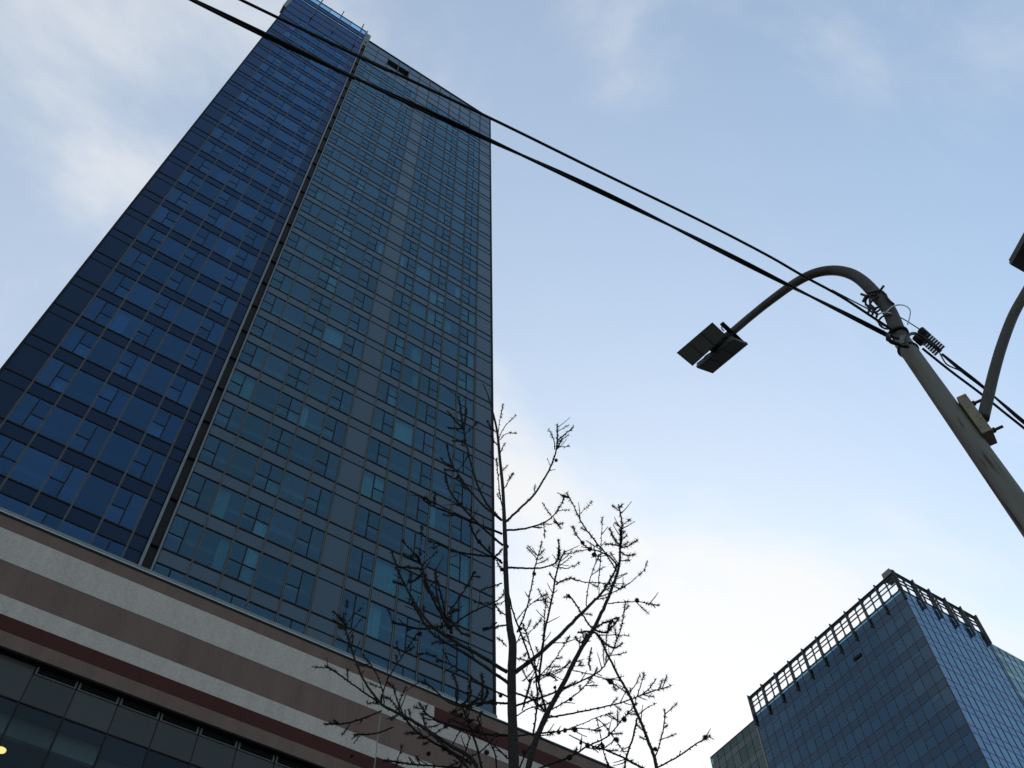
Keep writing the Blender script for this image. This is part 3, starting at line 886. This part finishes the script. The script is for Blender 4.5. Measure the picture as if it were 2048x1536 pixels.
# dead-end clamp on the left, ribbed tension clamp on the right
dc = empty('cable_anchor', at_wire(1790, 673)); tag(dc, 'black cable anchor clamp on the left side of the lamp post', 'clamp')
m = MB()
for seg in ([(1772, 668), (1782, 672), (1796, 676)], [(1776, 678), (1784, 684), (1800, 690), (1812, 693)], [(1776, 670), (1776, 679)]):
    m.tube([at_wire(*q, -.06) - dc.location for q in seg], .017, 8)
m.build('clamp_body', M['black'], dc, True)
rc = empty('ribbed_clamp', at_wire(1860, 684)); tag(rc, 'black ribbed tension clamp on the cable right of the lamp post', 'clamp')
c0, c1 = at_wire(1846, 672, .02) - rc.location, at_wire(1881, 703, .02) - rc.location
ax = (c1 - c0).normalized(); sd = ax.cross(ray(1860, 684)).normalized(); th_ = ax.cross(sd)
m = MB(); m.obox((c0 + c1) / 2, ax * (c1 - c0).length * .5, sd * .017, th_ * .018); m.build('clamp_body', M['black'], rc, bevel=.006)
for i in range(8):
    c = c0.lerp(c1, (i + .5) / 8)
    m = MB(); m.obox(c, ax * .0050, sd * .056, th_ * .014); m.build('rib', M['black'], rc)
for k_, q in enumerate(((1848, 666), (1838, 680))):
    m = MB(); c = at_wire(*q, .02) - rc.location
    m.tube([c - ax * .05, c - ax * .045, c + ax * .045, c + ax * .05], [.022, .034, .034, .022], 10); m.build('bolt_head', M['black'], rc, True)
m = MB()
m.tube([at_wire(*q, -.07) - rc.location for q in smooth_path([(1815, 694), (1812, 680), (1818, 670), (1828, 667), (1840, 671), (1852, 680), (1866, 692)], 5)], .014, 8)
m.build('bail_loop', M['clamp'], rc, True)

# ------------------------------------------------------------------ larch tree
H = Vector((math.sin(R_(34.35)), math.cos(R_(34.35)), 0))
DIST = 4.3
tree = tag(empty('larch_tree', H * DIST), 'bare young larch with small round cones in front of the striped base', 'tree')
T0 = H * DIST
rnd = random.Random(21)
def zA(a, b): return 640 + a * .50505, 760 + b * .50505
def tp(a, b, s):
    return at_dir(*zA(a, b), H, s) - T0
def rpx(r, p):
    return r * .50505 * (p + T0 - Vector((0, 0, CAMZ))).length / FPX
samples = []      # (a, b, depth)
tr = [(645, 15, 2), (667, 65, 3), (690, 150, 4.5), (703, 215, 5.5), (712, 310, 6.5), (724, 430, 7), (730, 560, 9), (734, 660, 10), (736, 760, 11), (742, 880, 12), (752, 985, 15), (763, 1050, 17), (759, 1160, 19), (760, 1290, 19), (764, 1400, 21), (768, 1536, 23)]
tpts, trad = [], []
for a, b, r in smooth_path(tr, 4):
    p = tp(a, b, DIST)
    tpts.append(p); trad.append(.9 * rpx(r, p) * (1 + rnd.uniform(-.05, .05)))
    samples.append((a, b, DIST))
lo = tpts[-1]
for i in range(1, 9):
    f = i / 8
    tpts.append(Vector((lo.x * (1 - f), lo.y * (1 - f), lo.z * (1 - f) - .05 * f))); trad.append(trad[-1] * 1.06)
m = MB(); m.tube(tpts[::-1], trad[::-1], 12); m.build('trunk', M['bark'], tree, True)

fuzz = MB()
def bristle(p, d, r):
    """short hair-thin spur: three-sided spike"""
    a = d.orthogonal().normalized(); c = d.normalized().cross(a)
    vs = [p + (a * math.cos(t) + c * math.sin(t)) * r for t in (0, 2.1, 4.2)] + [p + d]
    fuzz.add(vs, [(0, 1, 3), (1, 2, 3), (2, 0, 3)])
def knob(mb, p, r, d):
    d = d.normalized(); a = d.orthogonal().normalized(); c = d.cross(a)
    vs = [p - d * r * .3] + [p + d * r * .5 + (a * math.cos(t) + c * math.sin(t)) * r * .7 for t in (0, 1.57, 3.14, 4.71)] + [p + d * r * 1.5]
    mb.add(vs, [(0, 2, 1), (0, 3, 2), (0, 4, 3), (0, 1, 4), (5, 1, 2), (5, 2, 3), (5, 3, 4), (5, 4, 1)])
def rdir():
    while True:
        v = Vector((rnd.uniform(-1, 1), rnd.uniform(-1, 1), rnd.uniform(-1, 1)))
        if .1 < v.length < 1: return v.normalized()
nb = [0]
def branch(path, r0, r1, spread=None, fz=0.3, knobs=True, name='branch'):
    """path in the enlarged view; depth starts where it meets what is already drawn"""
    a0, b0 = path[0]
    near = min(samples, key=lambda q: (q[0] - a0) ** 2 + (q[1] - b0) ** 2)
    dd = math.hypot(near[0] - a0, near[1] - b0)
    s0 = near[2] if dd < 40 else DIST + rnd.uniform(-.35, .35)
    L_ = sum(math.hypot(path[i + 1][0] - path[i][0], path[i + 1][1] - path[i][1]) for i in range(len(path) - 1))
    if spread is None:
        spread = rnd.choice((-1, 1)) * rnd.uniform(.25, .75)
    ds = spread * L_ * .50505 * 5.4 / FPX
    ds = max(-.8, min(.8, ds))
    sm = smooth_path(path, 6)
    mb = MB(); pts, rad = [], []
    n = len(sm)
    for i, (a, b) in enumerate(sm):
        f = i / (n - 1)
        a += rnd.uniform(-1.2, 1.2) * (f > 0); b += rnd.uniform(-1.2, 1.2) * (f > 0)
        s = s0 + ds * f
        p = tp(a, b, s)
        pts.append(p); rad.append(max(.0012, rpx(r0 + (r1 - r0) * f, p)))
        samples.append((a, b, s))
    mb.tube(pts, rad, 7)
    acc = 0.0
    nxt = rnd.uniform(.01, .04)
    for i in range(1, n):
        seg = (pts[i] - pts[i - 1]); l = seg.length
        if l < 1e-6: continue
        t = seg / l
        f = i / (n - 1)
        while nxt < acc + l:
            p = pts[i - 1] + seg * ((nxt - acc) / l)
            d = rdir(); d = (d - t * d.dot(t)).normalized()
            if knobs: knob(mb, p + d * rad[i] * .7, rnd.uniform(.0042, .0072), d)
            if f > 1 - fz or rnd.random() < .12:
                for _ in range(rnd.randint(5, 11)):
                    q = (rdir() + d * .4 + t * .5).normalized()
                    bristle(p, q * rnd.uniform(.012, .030), .0020)
            nxt += rnd.uniform(.016, .040) * (0.62 if f > 1 - fz else 1.0)
        acc += l
    mb.build(name, M['bark'] if r0 > 6 else M['twig'], tree, True)
    return pts
BR = [
 ([(718, 555), (660, 490), (620, 405), (590, 300), (572, 215), (560, 150), (550, 65)], 5, 2, .5),
 ([(718, 555), (640, 490), (580, 420), (545, 370), (520, 330), (500, 255)], 4.5, 2, .5),
 ([(572, 195), (540, 165), (505, 125)], 3.2, 2.5, 1), ([(570, 192), (540, 192), (505, 188)], 3, 2, 1), ([(573, 215), (600, 190), (625, 165)], 2, 1, .4),
 ([(568, 185), (577, 150), (580, 110)], 3.5, 2.5, 1), ([(577, 240), (550, 243), (525, 240)], 3, 2, 1),
 ([(542, 362), (515, 358), (490, 355)], 3, 2, 1), ([(530, 340), (500, 330), (478, 310)], 2, 1.4, .5), ([(540, 362), (565, 335), (590, 290)], 1.8, 1, .4), ([(545, 375), (560, 400), (575, 430)], 4, 3, 1),
 ([(722, 610), (600, 560), (500, 520), (430, 490), (395, 455)], 5, 2.5, .35), ([(455, 500), (452, 470), (460, 445)], 3, 2.5, 1), ([(440, 490), (425, 470), (410, 465)], 4, 3, 1),
 ([(724, 655), (650, 590), (560, 500), (510, 430), (495, 355)], 5, 2.2, .3),
 ([(720, 725), (690, 702), (600, 690), (520, 675), (470, 650), (430, 640)], 5, 1.6, .5),
 ([(715, 715), (680, 690), (630, 640), (605, 600), (592, 555)], 4.5, 3.5, .8), ([(690, 700), (705, 690), (722, 670)], 4, 4, 0),
 ([(738, 560), (790, 510), (850, 450), (900, 370), (930, 300), (940, 240), (940, 175)], 5, 2, .35),
 ([(940, 240), (975, 210), (1005, 185)], 2.6, 2, .7), ([(935, 262), (960, 265), (990, 262)], 2.2, 1.5, .5), ([(930, 275), (925, 235), (905, 195)], 2.2, 1.6, .6), ([(938, 270), (950, 250), (958, 235)], 3, 3, 1),
 ([(740, 595), (800, 590), (860, 575), (910, 550), (945, 510), (970, 458)], 4.5, 1.3, .4), ([(940, 518), (960, 515), (985, 514)], 2, 1.2, .5), ([(918, 545), (900, 515), (880, 485)], 2, 2, .6), ([(925, 545), (940, 570), (955, 592)], 2.5, 2, 1), ([(885, 568), (888, 590), (890, 627)], 1.5, 2.5, 1), ([(925, 560), (945, 572), (960, 568)], 3, 2.5, 1),
 ([(742, 742), (800, 745), (860, 745), (910, 735), (940, 710), (945, 630)], 4.5, 1.6, .5), ([(943, 712), (946, 690), (948, 672)], 5, 4.5, 1),
 ([(748, 850), (765, 920), (790, 990), (830, 1100), (855, 1160), (880, 1260), (905, 1330)], 3, 4, .1),
 ([(780, 1000), (820, 900), (850, 750), (865, 690), (880, 640)], 3.2, 1.6, .4), ([(860, 695), (840, 675), (822, 655)], 2, 2.2, .7), ([(865, 695), (878, 685), (886, 673)], 2, 2, .5),
 ([(866, 1200), (890, 1000), (920, 860), (940, 750), (958, 700), (972, 678)], 4.5, 2.2, .2), ([(943, 740), (980, 745), (1030, 723)], 2.5, 1.2, .6), ([(938, 800), (922, 785), (908, 768)], 3, 3, 1), ([(935, 810), (960, 795), (990, 785), (1020, 795)], 3.5, 3, .6), ([(990, 785), (1050, 800), (1120, 805), (1195, 828)], 2.4, 1.6, .3),
 ([(770, 1160), (850, 1100), (930, 1030), (1010, 950), (1070, 890), (1110, 850), (1150, 790), (1178, 730)], 9, 3, .3),
 ([(800, 1700), (822, 1560), (850, 1440), (900, 1320), (960, 1210), (1020, 1090), (1080, 990), (1130, 890), (1165, 800), (1185, 730), (1190, 640), (1195, 560), (1180, 490)], 13, 2, -.25),
 ([(1190, 682), (1215, 695), (1245, 692)], 3, 2.5, .8), ([(1190, 664), (1225, 655), (1257, 633)], 2.8, 2.3, .8), ([(1190, 715), (1210, 716), (1230, 712)], 2.5, 2, .6), ([(1187, 658), (1160, 652), (1130, 650)], 3, 3, 1), ([(1185, 655), (1165, 630), (1148, 588)], 2.5, 2.5, .8), ([(1193, 580), (1210, 565), (1228, 550)], 2, 1.4, .5), ([(1190, 655), (1192, 620), (1188, 590)], 6, 4.5, 1),
 ([(1185, 740), (1100, 650), (1040, 570), (1000, 490), (975, 445)], 3.5, 1.8, -.3), ([(1020, 542), (1050, 510), (1077, 483)], 1.5, .8, 0),
 ([(1175, 760), (1130, 690), (1060, 665), (1020, 620), (1000, 580)], 2.6, 2.4, .5),
 ([(1055, 895), (1060, 830), (1085, 740), (1110, 690)], 2.2, 1.4, .2), ([(1100, 830), (1110, 720), (1115, 600), (1118, 545)], 2, 1, .2),
 ([(1100, 860), (1190, 828), (1240, 792), (1288, 750)], 2.4, .9, .4),
 ([(1140, 885), (1200, 880), (1260, 878), (1342, 894)], 2.2, 1.8, .2),
 ([(1020, 1000), (1090, 1000), (1130, 1070), (1180, 1170), (1220, 1240), (1260, 1330), (1300, 1430), (1325, 1500), (1345, 1600)][::-1], 7, 3, .2),
 ([(1325, 1500), (1345, 1440), (1362, 1370), (1365, 1305)], 2.6, 2, 0),
 ([(1335, 1535), (1420, 1490), (1490, 1440), (1545, 1410)], 3.2, 2.2, .2),
 ([(905, 1336), (1000, 1320), (1100, 1300), (1200, 1275), (1280, 1245), (1390, 1210)], 3.6, 1.8, .1), ([(1255, 1255), (1270, 1210), (1283, 1160)], 2.4, 1.5, .3), ([(1275, 1245), (1305, 1220), (1330, 1182)], 2.2, 2, .4), ([(1262, 1325), (1300, 1295), (1333, 1280)], 2.2, 1.6, .3), ([(1220, 1245), (1250, 1205), (1268, 1165)], 2, 1.4, 0),
 ([(778, 1290), (850, 1265), (950, 1230), (1040, 1190), (1110, 1150), (1150, 1090), (1190, 990), (1210, 880)], 4.2, 1.4, .2),
 ([(776, 1240), (840, 1265), (880, 1300), (905, 1330)], 4, 4, 0),
 ([(865, 1400), (950, 1390), (1030, 1380), (1110, 1390)], 3, 1.6, .3), ([(950, 1392), (1030, 1365), (1100, 1335), (1160, 1318)], 2, 1.2, .3),
 ([(1255, 1340), (1238, 1420), (1212, 1500), (1200, 1600)], 3.6, 3.4, .2),
 ([(985, 1405), (1060, 1442), (1130, 1465), (1200, 1495), (1290, 1545)], 2, 4, .2),
 ([(850, 1545), (990, 1492), (1060, 1450), (1140, 1410), (1210, 1330), (1258, 1280)], 4, 1.6, .2),
 ([(1118, 1358), (1160, 1410), (1205, 1475)], 2, 2.4, .2), ([(1095, 1335), (1110, 1400), (1122, 1470), (1150, 1540)], 1.6, 2.2, .1),
 ([(905, 1312), (990, 1262), (1050, 1210), (1100, 1140)], 2.6, 2, .4),
 ([(1080, 990), (1040, 930), (1000, 870), (985, 850)], 3.2, 3, .5), ([(1060, 1005), (1035, 1040), (1010, 1020)], 4, 3.5, .6), ([(1080, 985), (1130, 960), (1180, 940)], 3.4, 3.4, .7), ([(1085, 990), (1130, 1000), (1160, 975), (1185, 940)], 4, 3.5, .7), ([(1090, 1000), (1130, 1045), (1170, 1060), (1200, 1040)], 4, 3.4, .6), ([(1100, 1010), (1150, 1010), (1222, 1012)], 2.4, 1.4, .3), ([(1075, 1060), (1065, 1120), (1072, 1150)], 2.8, 3, .4), ([(1140, 1000), (1150, 960), (1165, 960)], 4, 4, .5),
 ([(860, 1180), (920, 1120), (960, 1060), (990, 1010)], 2.2, 1.2, .3), ([(845, 1200), (900, 1170), (960, 1140), (995, 1108)], 2.4, 1.4, .4), ([(850, 1190), (930, 1150), (1000, 1135), (1050, 1130)], 1.8, 1, .3), ([(805, 1290), (830, 1200), (860, 1130), (885, 1010), (895, 845)], 2.2, 1.2, .3), ([(800, 1310), (820, 1250), (845, 1180), (905, 1170), (940, 1190)], 2.4, 2.6, .4), ([(1000, 1150), (1090, 1170), (1150, 1195), (1215, 1240)], 2, 2, .2), ([(775, 955), (830, 890), (900, 845)], 2, 1.3, .4), ([(780, 1035), (830, 1000), (880, 940)], 1.9, 1.2, .3), ([(775, 1100), (810, 1110), (845, 1130), (870, 1160)], 2.2, 2.2, .2),
 ([(704, 225), (712, 160), (725, 95)], 1.8, 1, .4), ([(706, 235), (735, 180), (777, 138)], 2, 1.2, .5), ([(708, 240), (740, 212), (775, 212)], 1.8, 1.6, .5), ([(708, 300), (722, 270), (736, 248)], 2, 2, .5), ([(697, 205), (680, 190), (660, 160)], 2, 2, .5), ([(704, 260), (688, 240), (680, 215)], 2, 2, .5),
 ([(729, 545), (712, 450), (703, 360), (700, 310)], 2.4, 1.8, .1), ([(728, 432), (748, 398), (766, 368)], 2, 1.6, .4), ([(740, 400), (752, 385), (748, 380)], 1.8, 1.4, .4),
 # left half
 ([(742, 1158), (650, 1100), (560, 1050), (480, 1000), (430, 960), (380, 890), (340, 820), (310, 760), (285, 680)], 7.5, 3, -.3),
 ([(745, 1200), (660, 1140), (570, 1080), (500, 1040), (440, 1000), (400, 940), (370, 890)], 6.5, 3.5, -.45),
 ([(470, 1000), (500, 935), (560, 850), (612, 762)], 3, 2.4, .2),
 ([(510, 985), (470, 910), (440, 850), (415, 780), (390, 710), (325, 635)], 5.5, 2, -.4), ([(395, 725), (360, 705), (330, 690)], 4.5, 4, 1), ([(402, 748), (350, 742), (298, 742)], 4, 3, .8), ([(392, 705), (400, 640), (403, 580)], 1.8, 1, .3), ([(402, 735), (430, 710), (462, 678)], 2, 1, .4), ([(410, 760), (380, 790), (350, 800)], 5, 4, 1), ([(335, 815), (310, 805), (290, 800)], 4, 4, .8), ([(395, 715), (375, 690), (345, 705)], 5, 4, 1), ([(430, 840), (415, 800), (420, 770)], 5, 4.5, .8),
 ([(505, 970), (470, 880), (460, 810), (457, 748)], 3.5, 3.5, .4), ([(495, 945), (485, 870), (462, 790)], 4, 3, .7),
 ([(520, 975), (600, 920), (690, 880), (728, 850)], 3, 2.2, .3),
 ([(510, 970), (400, 985), (330, 970), (285, 958)], 3.6, 4.5, .4),
 ([(500, 940), (530, 965), (560, 1000), (592, 1015)], 5, 4.5, .6), ([(520, 1000), (510, 960), (520, 930)], 7, 5, 1), ([(700, 960), (675, 980), (648, 985)], 3, 8, .5), ([(742, 970), (705, 975), (690, 985)], 3.5, 4, .3), ([(740, 1055), (715, 1030), (698, 1020)], 2.4, 2, .3), ([(740, 870), (700, 885), (610, 880)], 2.2, 1.4, .3), ([(735, 930), (710, 915), (695, 890)], 2.4, 3.2, .5), ([(720, 805), (690, 815), (640, 830)], 2.8, 2, .4), ([(745, 780), (715, 745), (700, 715)], 2.2, 2, .3),
 ([(745, 1255), (650, 1210), (560, 1150), (480, 1110), (420, 1080)], 3.6, 1.6, -.3), ([(742, 1280), (640, 1278), (560, 1290), (500, 1270), (440, 1215), (385, 1190)], 4.5, 1.8, -.35),
 ([(560, 1285), (590, 1260), (595, 1200), (600, 1170)], 4, 3.2, .5), ([(600, 1280), (640, 1255), (645, 1210), (640, 1165)], 4, 3.2, .5), ([(640, 1275), (665, 1240), (655, 1215)], 5, 4.5, .5), ([(540, 1280), (545, 1220), (525, 1160)], 4, 3, .5), ([(620, 1290), (650, 1280), (690, 1265)], 4.5, 3, .5),
 ([(640, 1580), (600, 1500), (520, 1450), (430, 1390), (350, 1340), (290, 1310), (240, 1280), (180, 1200), (140, 1110), (110, 1020), (90, 950), (45, 915)][0:], 8, 2, -.25),
 ([(95, 955), (103, 910), (105, 870)], 2, 1, .4), ([(100, 975), (130, 935), (168, 900)], 2, 1, .4), ([(100, 985), (75, 965), (52, 950)], 3.2, 2.5, .8), ([(110, 1010), (145, 970), (172, 938)], 2, 1, .4), ([(100, 965), (85, 950), (75, 935)], 5, 4.5, .8),
 ([(240, 1280), (150, 1220), (80, 1170), (20, 1130)], 3, 3, -.3), ([(245, 1310), (180, 1335), (100, 1360), (15, 1362)], 2.8, 3.2, .3), ([(290, 1375), (220, 1400), (135, 1405)], 2.6, 3, .3),
 ([(240, 1275), (270, 1180), (330, 1090), (385, 1005)], 2.8, 1.6, .2), ([(255, 1290), (245, 1220), (210, 1140), (170, 1090)], 2.4, 2, .3), ([(235, 1285), (205, 1278), (185, 1280)], 2.4, 2, .3),
 ([(385, 1400), (335, 1335), (305, 1265), (288, 1210)], 3.4, 2.4, .3), ([(300, 1320), (320, 1260), (338, 1220)], 1.8, 1.2, .3),
 ([(742, 1408), (640, 1400), (540, 1375), (460, 1345), (420, 1320), (390, 1275)], 5.5, 2.4, -.3), ([(640, 1402), (590, 1375), (530, 1350)], 3, 2.4, .3),
 ([(640, 1600), (540, 1490), (440, 1430), (380, 1390), (330, 1330), (275, 1260)][0:], 5, 2.2, .2), ([(560, 1536), (430, 1526), (350, 1520), (250, 1505)], 3, 3.4, .2), ([(295, 1545), (312, 1490), (325, 1440)], 2, 1.2, .2),
 ([(520, 1450), (560, 1380), (590, 1320), (600, 1280)], 2.4, 1.8, .3), ([(430, 1392), (470, 1430), (520, 1470), (600, 1520)], 4, 4, .4), ([(640, 1536), (620, 1450), (580, 1340), (560, 1290)], 4.5, 3.5, .3), ([(550, 1540), (580, 1460), (600, 1400), (640, 1360)], 3, 2, .3), ([(700, 1536), (690, 1470), (650, 1400), (620, 1330)], 3, 2, .2), ([(480, 1440), (460, 1400), (500, 1370), (520, 1340)], 2.2, 1.6, .4), ([(745, 1500), (680, 1440), (600, 1400)], 3, 2.2, .3), ([(430, 1390), (410, 1340), (420, 1290)], 2, 1.4, .3),
 ([(700, 1400), (650, 1460), (580, 1500), (500, 1536)], 3, 2, .3), ([(790, 1536), (820, 1470), (870, 1400), (905, 1330)], 3, 3, 0), ([(778, 1410), (860, 1400), (930, 1395)], 3.4, 2.6, .1), ([(780, 1330), (830, 1300), (905, 1280), (960, 1230)], 2.4, 1.6, .2), ([(845, 1400), (855, 1330), (860, 1250), (850, 1120), (830, 1040), (800, 960)], 4, 2, .2),
]
for path, r0, r1, sp in BR:
    L_ = sum(math.hypot(path[i + 1][0] - path[i][0], path[i + 1][1] - path[i][1]) for i in range(len(path) - 1))
    fz = 0.25 if L_ > 150 else (0.9 if r1 >= 2 else .4)
    branch(path, r0 * 1.0, r1 * .8 if L_ < 150 else r1 * 1.05, (sp * rnd.choice((-1, 1))) if len(path) < 7 else sp, fz)
# fine side twigs along the longer branches
fine = MB()
for path, r0, r1, sp in BR:
    L_ = sum(math.hypot(path[i + 1][0] - path[i][0], path[i + 1][1] - path[i][1]) for i in range(len(path) - 1))
    if L_ < 140: continue
    sm = smooth_path(path, 8)
    for _ in range(int(L_ / 62)):
        i = rnd.randint(len(sm) // 4, len(sm) - 2)
        a, b = sm[i]; a2, b2 = sm[i + 1]
        th = math.atan2(b2 - b, a2 - a) + rnd.choice((-1, 1)) * rnd.uniform(.45, 1.1)
        ln = rnd.uniform(18, 72)
        bend = rnd.uniform(-.5, .1) * (1 if math.cos(th) > 0 else -1)
        near = min(samples, key=lambda q: (q[0] - a) ** 2 + (q[1] - b) ** 2)
        sl_ = rnd.uniform(-.6, .6) * ln * .50505 * 5.4 / FPX
        pts = []
        x, y = a, b
        for j in range(6):
            pts.append(tp(x, y, near[2] + sl_ * j / 5))
            x += math.cos(th + bend * j / 5) * ln / 5; y += math.sin(th + bend * j / 5) * ln / 5
        fine.tube(pts, [.0034, .0030, .0026, .0023, .0019, .0013], 5)
        tuft = rnd.random() < .45
        for j in range(1, 6):
            t = (pts[j] - pts[j - 1])
            for q in range(3):
                p = pts[j - 1] + t * (q / 3)
                d = rdir(); knob(fine, p, rnd.uniform(.0024, .0044), d)
                if tuft and j > 2:
                    for __ in range(rnd.randint(3, 7)):
                        bristle(p, (rdir() + t.normalized() * .6).normalized() * rnd.uniform(.010, .026), .0015)
tag(fine.build('fine_twigs', M['twig'], tree), kind='stuff')
tag(fuzz.build('short_shoots', M['twig'], tree), kind='stuff')
# cones: little barrels of overlapping scales
CN = [(1255, 873), (945, 1395), (970, 1388), (1033, 1437), (1060, 1447), (988, 1495), (1175, 1425), (992, 1265), (1525, 1416), (930, 1218), (832, 1190), (715, 1250), (935, 318), (1068, 670), (1085, 692), (1040, 645), (1098, 655), (848, 768), (795, 985), (1152, 1195), (905, 1165), (1328, 1462), (590, 1352), (560, 1325), (585, 1240), (630, 640), (690, 710), (560, 490), (470, 905), (395, 1005), (225, 1275), (740, 660), (1010, 1385), (1120, 1450), (660, 1475), (430, 1480), (700, 1405), (520, 975), (612, 762), (545, 385), (335, 1340), (125, 1490), (720, 750), (1205, 1345)]
cproto = None
for a, b in CN:
    near = min(samples, key=lambda q: (q[0] - a) ** 2 + (q[1] - b) ** 2)
    c = tp(a, b, near[2])
    if cproto is None:
        mm = MB()
        n = 9
        lathe(mm, [(.001, -.018), (.009, -.016), (.0145, -.006), (.0150, .004), (.0115, .013), (.005, .018), (.001, .019)], (0, 0, 0), n)
        for r_i, (z, r) in enumerate(((-.012, .0125), (-.004, .0155), (.004, .0152), (.011, .0125))):
            for q in range(8):
                th = 2 * math.pi * (q + .5 * (r_i % 2)) / 8
                d = Vector((math.cos(th), math.sin(th), .35))
                knob(mm, Vector((math.cos(th) * r, math.sin(th) * r, z)), .0042, d)
        o = mm.build('cone', M['cone'], tree)
        cproto = o
    else:
        o = cproto.copy(); COL.objects.link(o); o.parent = tree
    o.location = c
    o.rotation_euler = (rnd.uniform(-.6, .6), rnd.uniform(-.6, .6), rnd.uniform(0, 6))
    s = rnd.uniform(.48, .78)
    o.scale = (s, s, s)
